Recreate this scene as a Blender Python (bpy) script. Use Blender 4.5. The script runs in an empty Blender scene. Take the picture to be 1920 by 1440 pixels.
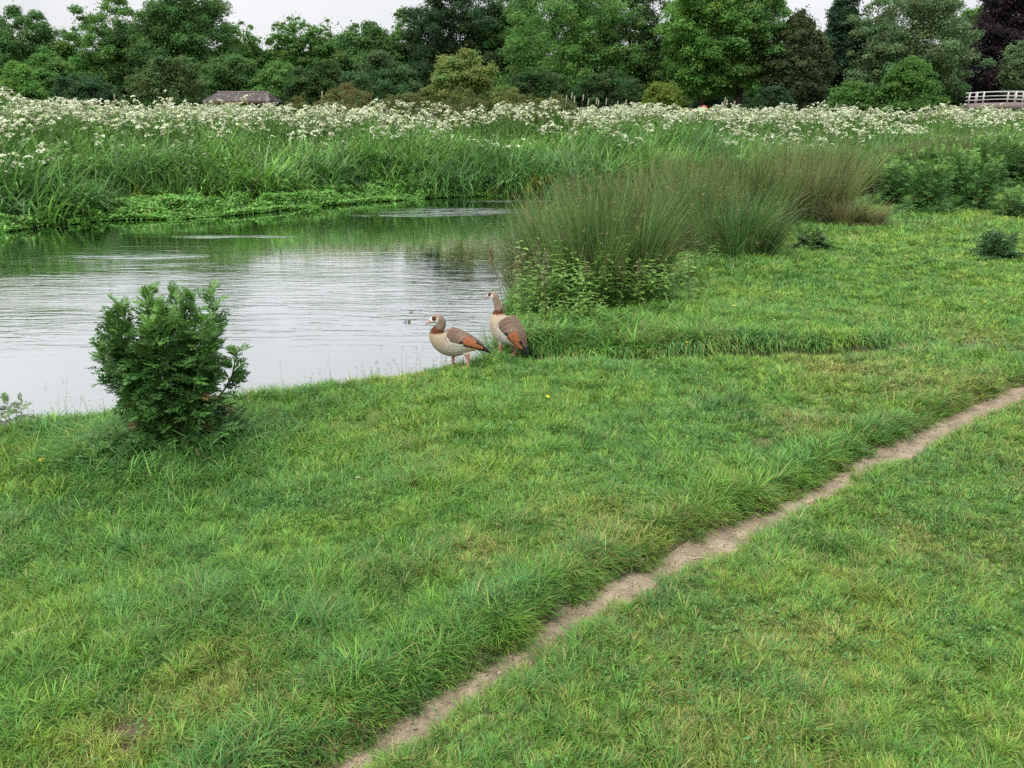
import bpy, math, random
import numpy as np
from mathutils import Vector
R = math.radians
rng = np.random.default_rng(7)
random.seed(7)
scn = bpy.context.scene
col = scn.collection

# ------------------------------------------------------------------ camera
F_PX, CAM_H, V_HOR = 1600.0, 2.35, 225.0
PITCH = math.atan((720 - V_HOR) / F_PX)
cam_d = bpy.data.cameras.new('camera')
cam_d.sensor_width = 36; cam_d.lens = 36 * F_PX / 1920
cam_d.clip_start = 0.05; cam_d.clip_end = 3000
cam = bpy.data.objects.new('camera', cam_d); col.objects.link(cam)
cam.location = (0, 0, CAM_H); cam.rotation_euler = (math.pi / 2 - PITCH, 0, 0)
scn.camera = cam

# ------------------------------------------------------------------ sky, sun, exposure
SUN_EL, SUN_AZ = R(52), R(215)          # azimuth clockwise from +Y : behind the camera, to the left
w = bpy.data.worlds.new('World'); scn.world = w; w.use_nodes = True
nt = w.node_tree; nt.nodes.clear()
N = nt.nodes.new; L = nt.links.new
sky = N('ShaderNodeTexSky'); sky.sky_type = 'NISHITA'; sky.sun_disc = False
sky.sun_elevation = SUN_EL; sky.sun_rotation = SUN_AZ
tc = N('ShaderNodeTexCoord')
sep = N('ShaderNodeSeparateXYZ'); L(tc.outputs['Generated'], sep.inputs[0])
grad = N('ShaderNodeMapRange'); grad.inputs['From Min'].default_value = 0; grad.inputs['From Max'].default_value = 1
grad.inputs['To Min'].default_value = 7.0; grad.inputs['To Max'].default_value = 25.0
L(sep.outputs['Z'], grad.inputs['Value'])
mp = N('ShaderNodeMapping'); mp.inputs['Scale'].default_value = (1.0, 1.0, 3.2); L(tc.outputs['Generated'], mp.inputs['Vector'])
nz = N('ShaderNodeTexNoise'); nz.inputs['Scale'].default_value = 2.6; nz.inputs['Detail'].default_value = 6; nz.inputs['Roughness'].default_value = .55
L(mp.outputs[0], nz.inputs['Vector'])
cr = N('ShaderNodeMapRange'); cr.inputs['From Min'].default_value = .3; cr.inputs['From Max'].default_value = .7
cr.inputs['To Min'].default_value = .86; cr.inputs['To Max'].default_value = 1.1
L(nz.outputs['Fac'], cr.inputs['Value'])
mul = N('ShaderNodeMath'); mul.operation = 'MULTIPLY'; L(grad.outputs[0], mul.inputs[0]); L(cr.outputs[0], mul.inputs[1])
ccol = N('ShaderNodeMix'); ccol.data_type = 'RGBA'; ccol.inputs['A'].default_value = (.93, .955, 1.0, 1); ccol.inputs['B'].default_value = (1, .985, .985, 1)
L(nz.outputs['Fac'], ccol.inputs['Factor'])
vm = N('ShaderNodeVectorMath'); vm.operation = 'SCALE'; L(ccol.outputs['Result'], vm.inputs[0]); L(mul.outputs[0], vm.inputs['Scale'])
mx = N('ShaderNodeMix'); mx.data_type = 'RGBA'; mx.inputs['Factor'].default_value = .9
L(sky.outputs[0], mx.inputs['A']); L(vm.outputs[0], mx.inputs['B'])
bg = N('ShaderNodeBackground'); bg.inputs['Strength'].default_value = .1; L(mx.outputs['Result'], bg.inputs['Color'])
wo = N('ShaderNodeOutputWorld'); L(bg.outputs[0], wo.inputs['Surface'])

sd = bpy.data.lights.new('sun', 'SUN'); sd.energy = 2.0; sd.angle = R(14); sd.color = (1, .97, .92)
so = bpy.data.objects.new('sun', sd); col.objects.link(so)
sv = Vector((math.sin(SUN_AZ) * math.cos(SUN_EL), math.cos(SUN_AZ) * math.cos(SUN_EL), math.sin(SUN_EL)))
so.rotation_euler = (-sv).to_track_quat('-Z', 'Y').to_euler()
scn.view_settings.view_transform = 'Standard'; scn.view_settings.look = 'None'
scn.view_settings.exposure = 0.12; scn.view_settings.gamma = 1.0
scn.render.engine = 'CYCLES'
scn.cycles.max_bounces = 6; scn.cycles.diffuse_bounces = 3; scn.cycles.glossy_bounces = 3; scn.cycles.transmission_bounces = 3
scn.cycles.use_denoising = False

# ------------------------------------------------------------------ measuring helpers
def ray(u, v):
    a = (u - 960) / F_PX; b = (720 - v) / F_PX
    return np.array([a, math.cos(PITCH) + b * math.sin(PITCH), -math.sin(PITCH) + b * math.cos(PITCH)])
def px(u, v, z=0.0):                      # where the photograph's pixel meets the level z
    d = ray(u, v); k = (z - CAM_H) / d[2]
    return np.array([d[0] * k, d[1] * k, z])
def far(u, v, Y):                         # ... meets the distance Y
    d = ray(u, v); k = Y / d[1]
    return np.array([d[0] * k, Y, CAM_H + d[2] * k])

# ------------------------------------------------------------------ noise
_T = np.random.default_rng(3).random((256, 256))
def vn(x, y):
    xi = np.floor(x).astype(int); yi = np.floor(y).astype(int); fx = x - xi; fy = y - yi
    fx = fx * fx * (3 - 2 * fx); fy = fy * fy * (3 - 2 * fy)
    g = lambda a, b: _T[a & 255, b & 255]
    return (g(xi, yi) * (1 - fx) + g(xi + 1, yi) * fx) * (1 - fy) + (g(xi, yi + 1) * (1 - fx) + g(xi + 1, yi + 1) * fx) * fy
def fbm(x, y, o=3):
    s = 0; a = 1; t = 0
    for i in range(o):
        s = s + a * vn(x * 2 ** i + 17.3 * i, y * 2 ** i + 5.1 * i); t += a; a *= .5
    return s / t
def sstep(a, b, x):
    t = np.clip((x - a) / (b - a), 0, 1); return t * t * (3 - 2 * t)

# ------------------------------------------------------------------ river outline, path, ditch
WZ = -0.35
near = [(-70, -2), (-30, 3.2)] + [tuple(px(u, v)[:2]) for u, v in
        [(-150, 800), (0, 788), (120, 772), (300, 750), (430, 737), (600, 712), (760, 690), (850, 676), (905, 660)]]
near += [tuple(px(u, v, -.1)[:2]) for u, v in [(925, 615), (950, 560), (965, 500), (985, 440), (1010, 395), (1050, 374)]]
near += [(7, 33.2), (14, 36), (24, 39.5), (70, 44)]
farb = [tuple(px(u, v, WZ)[:2]) for u, v in [(0, 436), (80, 425), (210, 413), (400, 406), (560, 391), (700, 377), (800, 372), (920, 368), (1040, 364)]]
farb = [(-70, 9), (-30, 17.5)] + farb + [(7, 35.5), (14, 38.5), (24, 42), (70, 47)]
poly = np.array(near + farb[::-1])
fx_, fy_ = np.array(farb).T
def seg_dist(X, Y, P, closed=False):
    d = np.full(X.shape, 1e9); n = len(P)
    for i in range(n if closed else n - 1):
        a = P[i]; b = P[(i + 1) % n]; e = b - a; l = max(e @ e, 1e-12)
        t = np.clip(((X - a[0]) * e[0] + (Y - a[1]) * e[1]) / l, 0, 1)
        d = np.minimum(d, (X - a[0] - t * e[0]) ** 2 + (Y - a[1] - t * e[1]) ** 2)
    return np.sqrt(d)
def inside(X, Y, P):
    c = np.zeros(X.shape, bool); n = len(P)
    for i in range(n):
        a = P[i]; b = P[(i + 1) % n]
        if a[1] == b[1]: continue
        m = ((a[1] > Y) != (b[1] > Y)) & (X < (b[0] - a[0]) * (Y - a[1]) / (b[1] - a[1]) + a[0])
        c ^= m
    return c
def river_d(X, Y):                        # + on land, - in the river
    d = seg_dist(X, Y, poly, True) + (fbm(X * 2.2, Y * 2.2) - .5) * .12
    return np.where(inside(X, Y, poly), -d, d)
def farside(X, Y):
    return Y > np.interp(X, fx_, fy_) - .3
path_c = np.array([px(u - 14, v - (12 if u < 1650 else 12 - (u - 1650) * .035))[:2] for u, v in [(520, 1530), (600, 1475), (668, 1428), (760, 1370), (872, 1305), (960, 1255), (1058, 1188), (1165, 1118), (1290, 1052), (1400, 1000),
        (1480, 962), (1560, 915), (1640, 875), (1705, 848), (1780, 808), (1860, 765), (1925, 737), (2050, 700), (2300, 660)]])
def path_d(X, Y):
    return seg_dist(X, Y, path_c)
_pn = np.gradient(path_c, axis=0)
def path_side(X, Y):                      # + on the river side of the path
    k = np.argmin([(X - p[0]) ** 2 + (Y - p[1]) ** 2 for p in path_c], axis=0)
    return (Y - path_c[k, 1]) * _pn[k, 0] - (X - path_c[k, 0]) * _pn[k, 1]
PW = .108
def path_hw(X, Y):
    return PW + .05 * (fbm(X * 3.1, Y * 3.1) - .5) * 2 - .03 * sstep(5, 3, Y)
ditch = np.array([px(u, v)[:2] for u, v in [(985, 664), (1080, 668), (1250, 668), (1400, 662), (1550, 660), (1640, 654), (1700, 647), (1760, 640)]])
def ditch_d(X, Y):
    return seg_dist(X, Y, ditch)
bare = [(px(1822, 643), .30, .10), (px(1432, 833), .12, .05), (px(235, 1385), .13, .05), (px(1240, 672), .14, .05)]
def bare_m(X, Y):
    m = np.zeros(X.shape)
    for p, a, b in bare:
        m = np.maximum(m, np.exp(-((X - p[0]) / a) ** 2 - ((Y - p[1]) / (b * 3)) ** 2))
    return sstep(.34, .72, m * (.05 + 1.5 * fbm(X * 9, Y * 22)))

def height(X, Y):
    X = np.asarray(X, float); Y = np.asarray(Y, float)
    d = river_d(X, Y); fs = farside(X, Y)
    nb = WZ - .5 + sstep(-.5, .0, d) * .45 + sstep(-.05, .28, d) * .40       # near bank: a short steep edge
    nb = nb + (fbm(X * .45, Y * .45) - .5) * .10 * sstep(0, 2, d) + (fbm(X * 2.1 + 9, Y * 2.1) - .5) * .05 * sstep(0, .5, d)
    fb = WZ - .5 + sstep(-.5, .1, d) * .55 + sstep(.0, 9, d) * 1.62 + (fbm(X * .18, Y * .18) - .5) * .55 * sstep(1, 9, d)
    h = np.where(fs, fb, nb)
    pd = path_d(X, Y); hw = path_hw(X, Y)
    h = h - .05 * (1 - sstep(hw * .8, hw + .10, pd)) * ~fs
    dd = ditch_d(X, Y)
    h = h - .30 * np.exp(-(dd / .15) ** 2) * sstep(4.5, 3.2, X) * ~fs
    h = h + (.02 + .08 * sstep(1.2, 3.0, X)) * sstep(.08, .32, dd) * (Y > np.interp(X, ditch[:, 0], ditch[:, 1])) * np.exp(-dd / 2.5) * sstep(-.1, .5, X) * sstep(5.0, 3.0, X) * ~fs
    h = h - .02 * np.clip(bare_m(X, Y), 0, 1)
    return h
def hz(x, y): return float(height(np.array([x]), np.array([y]))[0])

# ------------------------------------------------------------------ mesh helpers
def mesh_np(name, V, faces, mat, C=None, parent=None, smooth=False):
    """faces: list of (n,k) index arrays"""
    me = bpy.data.meshes.new(name)
    V = np.asarray(V, np.float32); me.vertices.add(len(V)); me.vertices.foreach_set('co', V.ravel())
    faces = [np.asarray(f, np.int32) for f in faces if len(f)]
    loops = np.concatenate([f.ravel() for f in faces]); tot = np.concatenate([np.full(len(f), f.shape[1], np.int32) for f in faces])
    me.loops.add(len(loops)); me.loops.foreach_set('vertex_index', loops)
    st = np.concatenate([[0], np.cumsum(tot)[:-1]]).astype(np.int32)
    me.polygons.add(len(tot)); me.polygons.foreach_set('loop_start', st)
    if smooth: me.polygons.foreach_set('use_smooth', np.ones(len(tot), bool))
    me.update(calc_edges=True)
    if C is not None:
        C = np.asarray(C, np.float32)
        if C.shape[1] == 3: C = np.hstack([C, np.ones((len(C), 1), np.float32)])
        ca = me.color_attributes.new('Col', 'FLOAT_COLOR', 'POINT'); ca.data.foreach_set('color', C.ravel())
    me.materials.append(mat)
    o = bpy.data.objects.new(name, me); col.objects.link(o)
    if parent is not None: o.parent = parent
    return o
class Acc:
    def __init__(s): s.V = []; s.F = []; s.C = []; s.n = 0
    def add(s, V, F, C):
        V = np.asarray(V, float)
        C = np.broadcast_to(np.asarray(C, float), (len(V), 3))
        for f in (F if isinstance(F, list) else [F]):
            if len(f): s.F.append(np.asarray(f, int) + s.n)
        s.V.append(V); s.C.append(C); s.n += len(V)
    def build(s, name, mat, parent=None, smooth=False):
        return mesh_np(name, np.vstack(s.V), s.F, mat, np.vstack(s.C), parent, smooth)
def tag(o, label=None, cat=None, group=None, kind=None):
    if label: o['label'] = label
    if cat: o['category'] = cat
    if group: o['group'] = group
    if kind: o['kind'] = kind
    return o
def empty(name, loc, rz=0):
    o = bpy.data.objects.new(name, None); o.empty_display_size = .1; col.objects.link(o)
    o.location = tuple(map(float, loc)); o.rotation_euler = (0, 0, rz); return o
def copy_tree(o, parent=None):
    c = o.copy(); col.objects.link(c)
    if parent is not None: c.parent = parent
    for ch in list(o.children): copy_tree(ch, c)
    return c

def blade_pos(P, Lg, az, lean, bend, t, n=6):
    D = np.stack([np.cos(az), np.sin(az), np.zeros_like(az)], 1); p = P.copy()
    for i in range(n):
        ph = lean + bend * (i + .5) / n * t
        p = p + (D * np.sin(ph)[:, None] + np.array([0, 0, 1]) * np.cos(ph)[:, None]) * (Lg * t / n)[:, None]
    return p
def blades(P, Lg, W, az, lean, bend, C, segs=2, twist=None, tipc=None, belly=0.0):
    n = len(P); D = np.stack([np.cos(az), np.sin(az), np.zeros(n)], 1)
    tw = az + math.pi / 2 + (0 if twist is None else twist)
    S = np.stack([np.cos(tw), np.sin(tw), np.zeros(n)], 1)
    nv = 2 * segs + 1
    V = np.empty((n, nv, 3)); Cc = np.empty((n, nv, 3)); p = P.copy()
    for k in range(segs + 1):
        t = k / segs
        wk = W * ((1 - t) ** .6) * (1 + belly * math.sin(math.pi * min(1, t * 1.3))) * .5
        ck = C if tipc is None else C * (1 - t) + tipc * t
        if k < segs:
            V[:, 2 * k] = p - S * wk[:, None]; V[:, 2 * k + 1] = p + S * wk[:, None]
            Cc[:, 2 * k] = ck; Cc[:, 2 * k + 1] = ck
            ph = lean + bend * (k + .5) / segs
            p = p + (D * np.sin(ph)[:, None] + np.array([0, 0, 1]) * np.cos(ph)[:, None]) * (Lg / segs)[:, None]
        else:
            V[:, 2 * k] = p; Cc[:, 2 * k] = ck
    b = (np.arange(n) * nv)[:, None]
    F = []
    for k in range(segs - 1): F.append(b + np.array([2 * k, 2 * k + 1, 2 * k + 3, 2 * k + 2]))
    k = segs - 1; T = b + np.array([2 * k, 2 * k + 1, 2 * k + 2])
    return V.reshape(-1, 3), ([np.vstack(F)] if F else []) + [T], Cc.reshape(-1, 3)
def leaves(P, Nn, size, C, asp=.55, r=None, droop=0.0):
    """kite-shaped leaves of two folded halves at points P, facing Nn"""
    r = r or rng; n = len(P)
    Nn = Nn / (np.linalg.norm(Nn, axis=1)[:, None] + 1e-9)
    A = r.normal(size=(n, 3)); A -= (A * Nn).sum(1)[:, None] * Nn; A /= np.linalg.norm(A, axis=1)[:, None] + 1e-9
    B = np.cross(Nn, A); s = size[:, None] * .5
    V = np.stack([P - A * s, P + B * s * asp + Nn * s * .15, P + A * s - Nn * s * .3, P - B * s * asp + Nn * s * .15], 1).reshape(-1, 3)
    b = (np.arange(n) * 4)[:, None]
    return V, [b + np.array([0, 1, 2]), b + np.array([0, 2, 3])], np.repeat(C, 4, 0)
def tube(pts, rad, sides=8):
    pts = np.asarray(pts, float); n = len(pts); rad = np.broadcast_to(rad, (n,))
    T = np.gradient(pts, axis=0); T /= np.linalg.norm(T, axis=1)[:, None] + 1e-9
    ref = np.array([0, 1, 0]) if abs(T[0, 1]) < .8 else np.array([1, 0, 0])
    V = []
    for i in range(n):
        a = np.cross(T[i], ref); a /= np.linalg.norm(a) + 1e-9; b = np.cross(T[i], a)
        for j in range(sides):
            an = 2 * math.pi * j / sides; V.append(pts[i] + rad[i] * (a * math.cos(an) + b * math.sin(an)))
    F = [[i * sides + j, i * sides + (j + 1) % sides, (i + 1) * sides + (j + 1) % sides, (i + 1) * sides + j] for i in range(n - 1) for j in range(sides)]
    V.append(pts[0]); V.append(pts[-1])
    T3 = [[n * sides, (j + 1) % sides, j] for j in range(sides)] + [[n * sides + 1, (n - 1) * sides + j, (n - 1) * sides + (j + 1) % sides] for j in range(sides)]
    return np.array(V), [np.array(F), np.array(T3)]
def box(c, s, rz=0):
    c = np.array(c, float); s = np.array(s, float) / 2
    V = np.array([[x, y, z] for z in (-1, 1) for y in (-1, 1) for x in (-1, 1)], float) * s
    cz, sz = math.cos(rz), math.sin(rz); V = np.stack([V[:, 0] * cz - V[:, 1] * sz, V[:, 0] * sz + V[:, 1] * cz, V[:, 2]], 1) + c
    return V, [np.array([[0, 2, 3, 1], [4, 5, 7, 6], [0, 1, 5, 4], [2, 6, 7, 3], [0, 4, 6, 2], [1, 3, 7, 5]])]

# ------------------------------------------------------------------ materials
def mat_attr(name, rough=.6, transl=.25, spec=.25, noise=0.0, nscale=8.0, bump=0.0):
    m = bpy.data.materials.new(name); m.use_nodes = True; t = m.node_tree; n = t.nodes; b = n['Principled BSDF']
    a = n.new('ShaderNodeAttribute'); a.attribute_name = 'Col'
    src = a.outputs['Color']
    tcn = n.new('ShaderNodeTexCoord')
    if noise:
        q = n.new('ShaderNodeTexNoise'); q.inputs['Scale'].default_value = nscale; q.inputs['Detail'].default_value = 5
        t.links.new(tcn.outputs['Object'], q.inputs['Vector'])
        r_ = n.new('ShaderNodeMapRange'); r_.inputs['From Min'].default_value = .3; r_.inputs['From Max'].default_value = .7
        r_.inputs['To Min'].default_value = 1 - noise; r_.inputs['To Max'].default_value = 1 + noise; t.links.new(q.outputs['Fac'], r_.inputs['Value'])
        sc = n.new('ShaderNodeVectorMath'); sc.operation = 'SCALE'; t.links.new(src, sc.inputs[0]); t.links.new(r_.outputs[0], sc.inputs['Scale']); src = sc.outputs[0]
        if bump:
            bp = n.new('ShaderNodeBump'); bp.inputs['Distance'].default_value = bump; t.links.new(q.outputs['Fac'], bp.inputs['Height']); t.links.new(bp.outputs[0], b.inputs['Normal'])
    t.links.new(src, b.inputs['Base Color']); b.inputs['Roughness'].default_value = rough; b.inputs['Specular IOR Level'].default_value = spec
    if transl:
        tr = n.new('ShaderNodeBsdfTranslucent'); t.links.new(src, tr.inputs['Color'])
        mm = n.new('ShaderNodeMixShader'); mm.inputs[0].default_value = transl
        t.links.new(b.outputs[0], mm.inputs[1]); t.links.new(tr.outputs[0], mm.inputs[2]); t.links.new(mm.outputs[0], n['Material Output'].inputs['Surface'])
    return m
M_grass = mat_attr('grass_blades', .5, .3, .35)
M_leaf = mat_attr('leaf_tissue', .5, .22, .3)
M_tree = mat_attr('tree_leaf_tissue', .6, .42, .15)
M_solid = mat_attr('painted_solid', .7, 0, .3, .15, 9, .01)
M_bark = mat_attr('rough_bark', .9, 0, .1, .3, 6, .05)
M_feather = mat_attr('feathers', .75, 0, .15, .22, 75, .004)
M_petal = mat_attr('petals', .5, .25, .3)

def ground_mat():
    m = bpy.data.materials.new('turf_soil'); m.use_nodes = True; t = m.node_tree; n = t.nodes; b = n['Principled BSDF']
    tcn = n.new('ShaderNodeTexCoord'); q = n.new('ShaderNodeTexNoise'); q.inputs['Scale'].default_value = 14; q.inputs['Detail'].default_value = 8
    t.links.new(tcn.outputs['Object'], q.inputs['Vector'])
    a = n.new('ShaderNodeAttribute'); a.attribute_name = 'Col'
    r_ = n.new('ShaderNodeMapRange'); r_.inputs['To Min'].default_value = .55; r_.inputs['To Max'].default_value = 1.45; t.links.new(q.outputs['Fac'], r_.inputs['Value'])
    sc = n.new('ShaderNodeVectorMath'); sc.operation = 'SCALE'; t.links.new(a.outputs['Color'], sc.inputs[0]); t.links.new(r_.outputs[0], sc.inputs['Scale'])
    t.links.new(sc.outputs[0], b.inputs['Base Color']); b.inputs['Roughness'].default_value = .95; b.inputs['Specular IOR Level'].default_value = .1
    bp = n.new('ShaderNodeBump'); bp.inputs['Distance'].default_value = .02; t.links.new(q.outputs['Fac'], bp.inputs['Height']); t.links.new(bp.outputs[0], b.inputs['Normal'])
    return m
def path_mat():
    m = bpy.data.materials.new('trodden_earth'); m.use_nodes = True; t = m.node_tree; n = t.nodes; b = n['Principled BSDF']
    tcn = n.new('ShaderNodeTexCoord'); q = n.new('ShaderNodeTexNoise'); q.inputs['Scale'].default_value = 5; q.inputs['Detail'].default_value = 10; q.inputs['Roughness'].default_value = .65
    q2 = n.new('ShaderNodeTexNoise'); q2.inputs['Scale'].default_value = 70; q2.inputs['Detail'].default_value = 4
    vo = n.new('ShaderNodeTexVoronoi'); vo.inputs['Scale'].default_value = 45
    for z in (q, q2, vo): t.links.new(tcn.outputs['Object'], z.inputs['Vector'])
    cr = n.new('ShaderNodeValToRGB'); e = cr.color_ramp.elements; e[0].position = .3; e[0].color = (.135, .100, .066, 1); e[1].position = .62; e[1].color = (.345, .270, .185, 1)
    t.links.new(q.outputs['Fac'], cr.inputs[0])
    cr2 = n.new('ShaderNodeMapRange'); cr2.inputs['From Min'].default_value = .3; cr2.inputs['From Max'].default_value = .7; cr2.inputs['To Min'].default_value = .75; cr2.inputs['To Max'].default_value = 1.2
    t.links.new(q2.outputs['Fac'], cr2.inputs['Value'])
    sc = n.new('ShaderNodeVectorMath'); sc.operation = 'SCALE'; t.links.new(cr.outputs[0], sc.inputs[0]); t.links.new(cr2.outputs[0], sc.inputs['Scale'])
    t.links.new(sc.outputs[0], b.inputs['Base Color']); b.inputs['Roughness'].default_value = .95
    ad = n.new('ShaderNodeMath'); ad.operation = 'ADD'; t.links.new(q2.outputs['Fac'], ad.inputs[0]); t.links.new(vo.outputs['Distance'], ad.inputs[1])
    bp = n.new('ShaderNodeBump'); bp.inputs['Distance'].default_value = .012; bp.inputs['Strength'].default_value = .8; t.links.new(ad.outputs[0], bp.inputs['Height']); t.links.new(bp.outputs[0], b.inputs['Normal'])
    return m
def water_mat():
    m = bpy.data.materials.new('river_water'); m.use_nodes = True; t = m.node_tree; n = t.nodes; l = t.links.new
    for k in list(n): n.remove(k)
    out = n.new('ShaderNodeOutputMaterial'); tcn = n.new('ShaderNodeTexCoord')
    def noise(sx, sy, det, rot=0):
        mp = n.new('ShaderNodeMapping'); mp.inputs['Scale'].default_value = (sx, sy, 1); mp.inputs['Rotation'].default_value = (0, 0, rot); l(tcn.outputs['Object'], mp.inputs['Vector'])
        q = n.new('ShaderNodeTexNoise'); q.inputs['Scale'].default_value = 1; q.inputs['Detail'].default_value = det; q.inputs['Roughness'].default_value = .5; q.inputs['Distortion'].default_value = .9; l(mp.outputs[0], q.inputs['Vector']); return q.outputs['Fac']
    def math_(op, a, b):
        k = n.new('ShaderNodeMath'); k.operation = op
        for i, z in enumerate((a, b)):
            if isinstance(z, (int, float)): k.inputs[i].default_value = z
            else: l(z, k.inputs[i])
        return k.outputs[0]
    rip = noise(.9, 5.2, 3, .05)           # long low wavelets
    fine = noise(4, 16, 2, -.04)
    zone = n.new('ShaderNodeMapRange'); zone.inputs['From Min'].default_value = .42; zone.inputs['From Max'].default_value = .62
    zone.inputs['To Min'].default_value = .4; zone.inputs['To Max'].default_value = 1; l(noise(.09, .28, 1), zone.inputs['Value'])
    sep_ = n.new('ShaderNodeSeparateXYZ'); l(tcn.outputs['Object'], sep_.inputs[0])
    br = n.new('ShaderNodeFloatCurve'); cv = br.mapping.curves[0]; cv.points[0].location = (0, .10); cv.points[1].location = (1, .10)
    for q_ in ((.20, .14), (.29, .40), (.38, 1.0), (.46, .75), (.54, .28), (.66, .13)): cv.points.new(*q_)
    br.mapping.update(); l(math_('ADD', math_('DIVIDE', sep_.outputs['Y'], 32.0), math_('MULTIPLY', math_('ADD', noise(.16, .16, 1), -.5), .22)), br.inputs['Value'])
    hgt = math_('MULTIPLY', math_('MULTIPLY', math_('ADD', math_('MULTIPLY', rip, .023), math_('MULTIPLY', fine, .0030)), zone.outputs[0]), br.outputs[0])
    # patches of disturbed water over the weed
    pat = None
    for (u, v, ra, rb) in [(250, 481, 1.15, .22), (845, 396, 1.7, .9), (430, 444, 1.1, .2), (960, 377, 2.0, .35), (760, 404, 1.2, .3), (560, 380, .8, .2)]:
        p = px(u, v, WZ)
        dx = math_('DIVIDE', math_('SUBTRACT', sep_.outputs['X'], float(p[0])), ra); dy = math_('DIVIDE', math_('SUBTRACT', sep_.outputs['Y'], float(p[1])), rb)
        e = math_('EXPONENT', math_('MULTIPLY', math_('ADD', math_('MULTIPLY', dx, dx), math_('MULTIPLY', dy, dy)), -1), 0)
        pat = e if pat is None else math_('ADD', pat, e)
    boil = noise(5, 14, 3); sm = n.new('ShaderNodeMapRange'); sm.inputs['From Min'].default_value = .46; sm.inputs['From Max'].default_value = .64; l(noise(1.1, 5, 2, .1), sm.inputs['Value']); pat = math_('MULTIPLY', pat, sm.outputs[0])
    hgt = math_('ADD', hgt, math_('MULTIPLY', math_('MULTIPLY', boil, pat), .035))
    bp = n.new('ShaderNodeBump'); bp.inputs['Distance'].default_value = 1.0; bp.inputs['Strength'].default_value = 1; l(hgt, bp.inputs['Height'])
    g = n.new('ShaderNodeBsdfGlossy'); g.inputs['Roughness'].default_value = .045; g.inputs['Color'].default_value = (.93, .95, .97, 1); l(bp.outputs[0], g.inputs['Normal'])
    d = n.new('ShaderNodeBsdfDiffuse'); d.inputs['Color'].default_value = (.026, .048, .018, 1)
    fr = n.new('ShaderNodeFresnel'); fr.inputs['IOR'].default_value = 2.0; l(bp.outputs[0], fr.inputs['Normal'])
    k = n.new('ShaderNodeMapRange'); k.inputs['To Min'].default_value = .0; k.inputs['To Max'].default_value = 2.1; l(fr.outputs[0], k.inputs['Value'])
    mm = n.new('ShaderNodeMixShader'); l(k.outputs[0], mm.inputs[0]); l(d.outputs[0], mm.inputs[1]); l(g.outputs[0], mm.inputs[2]); l(mm.outputs[0], out.inputs['Surface'])
    return m

# ------------------------------------------------------------------ ground sheet
def build_ground():
    rad = [0.3]
    while rad[-1] < 60: rad.append(rad[-1] * (1.0085 if rad[-1] > 2 else 1.08))
    while rad[-1] < 1400: rad.append(rad[-1] * 1.07)
    rad = np.array(rad)
    a = np.radians(np.concatenate([np.arange(-48, 48, .28), np.arange(48, 312, 4)]))
    A, Rr = np.meshgrid(a, rad)
    X = Rr * np.sin(A); Y = Rr * np.cos(A); Z = height(X.ravel(), Y.ravel()).reshape(X.shape)
    na = len(a); nr = len(rad)
    V = np.stack([X, Y, Z], 2).reshape(-1, 3)
    i = np.arange(nr - 1)[:, None] * na; j = np.arange(na)[None]; j2 = (j + 1) % na
    F = np.stack([i + j, i + j2, i + na + j2, i + na + j], 2).reshape(-1, 4)[:, ::-1]
    V = np.vstack([V, [[0, 0, hz(0, 0)]]]); T = np.stack([np.full(na, len(V) - 1), (np.arange(na) + 1) % na, np.arange(na)], 1)[:, ::-1]
    x, y = V[:, 0], V[:, 1]; d = river_d(x, y)
    g = np.array([.040, .062, .018]); soil = np.array([.12, .088, .06]); mud = np.array([.05, .04, .028])
    k = np.clip(sstep(.5, .65, fbm(x * 4, y * 4)) * .25 + 1.6 * bare_m(x, y) + np.exp(-(path_d(x, y) / .2) ** 2) + .8 * np.exp(-(ditch_d(x, y) / .15) ** 2), 0, 1)[:, None]
    C = np.array([.055, .105, .024]) * (1 - k) + soil * k; m = sstep(.25, .0, d)[:, None]; C = C * (1 - m) + mud * m
    tag(mesh_np('ground', V, [F, T], ground_mat(), C, smooth=True), 'grassy riverside ground', None, None, 'structure')
build_ground()
def build_path():
    P = [path_c[0]]
    for a, b in zip(path_c[:-1], path_c[1:]):
        m = max(2, int(np.linalg.norm(b - a) / .04))
        for t in np.linspace(0, 1, m + 1)[1:]: P.append(a + (b - a) * t)
    P = np.array(P)
    for _ in range(8): P[1:-1] = (P[:-2] + P[2:] + 2 * P[1:-1]) / 4
    T = np.gradient(P, axis=0); T /= np.linalg.norm(T, axis=1)[:, None]; Nn = np.stack([-T[:, 1], T[:, 0]], 1)
    ns = 13; V = []
    for k in range(ns):
        s = (k / (ns - 1) * 2 - 1); hw = path_hw(P[:, 0], P[:, 1]) + .02
        q = P + Nn * (s * hw)[:, None]
        z = height(q[:, 0], q[:, 1]) + .008 - .016 * (abs(s) > .99) + (fbm(q[:, 0] * 14, q[:, 1] * 14) - .5) * .012 * (abs(s) < .9)
        V.append(np.column_stack([q, z]))
    V = np.stack(V, 1); n = len(P); V = V.reshape(-1, 3)
    i = np.arange(n - 1)[:, None] * ns; j = np.arange(ns - 1)[None]
    F = np.stack([i + j, i + ns + j, i + ns + j + 1, i + j + 1], 2).reshape(-1, 4)[:, ::-1]
    o = mesh_np('path', V, [F], path_mat(), np.full((len(V), 3), .3), smooth=True); o['kind'] = 'structure'; o['label'] = 'narrow trodden earth path across the grass'
build_path()
def build_water():
    V = np.array([[-80, -6, WZ], [80, -6, WZ], [80, 60, WZ], [-80, 60, WZ]]); 
    o = mesh_np('river', V, [np.array([[0, 1, 2, 3]])], water_mat()); o['kind'] = 'structure'; o['label'] = 'calm river with pale sky reflected'
build_water()

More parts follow.
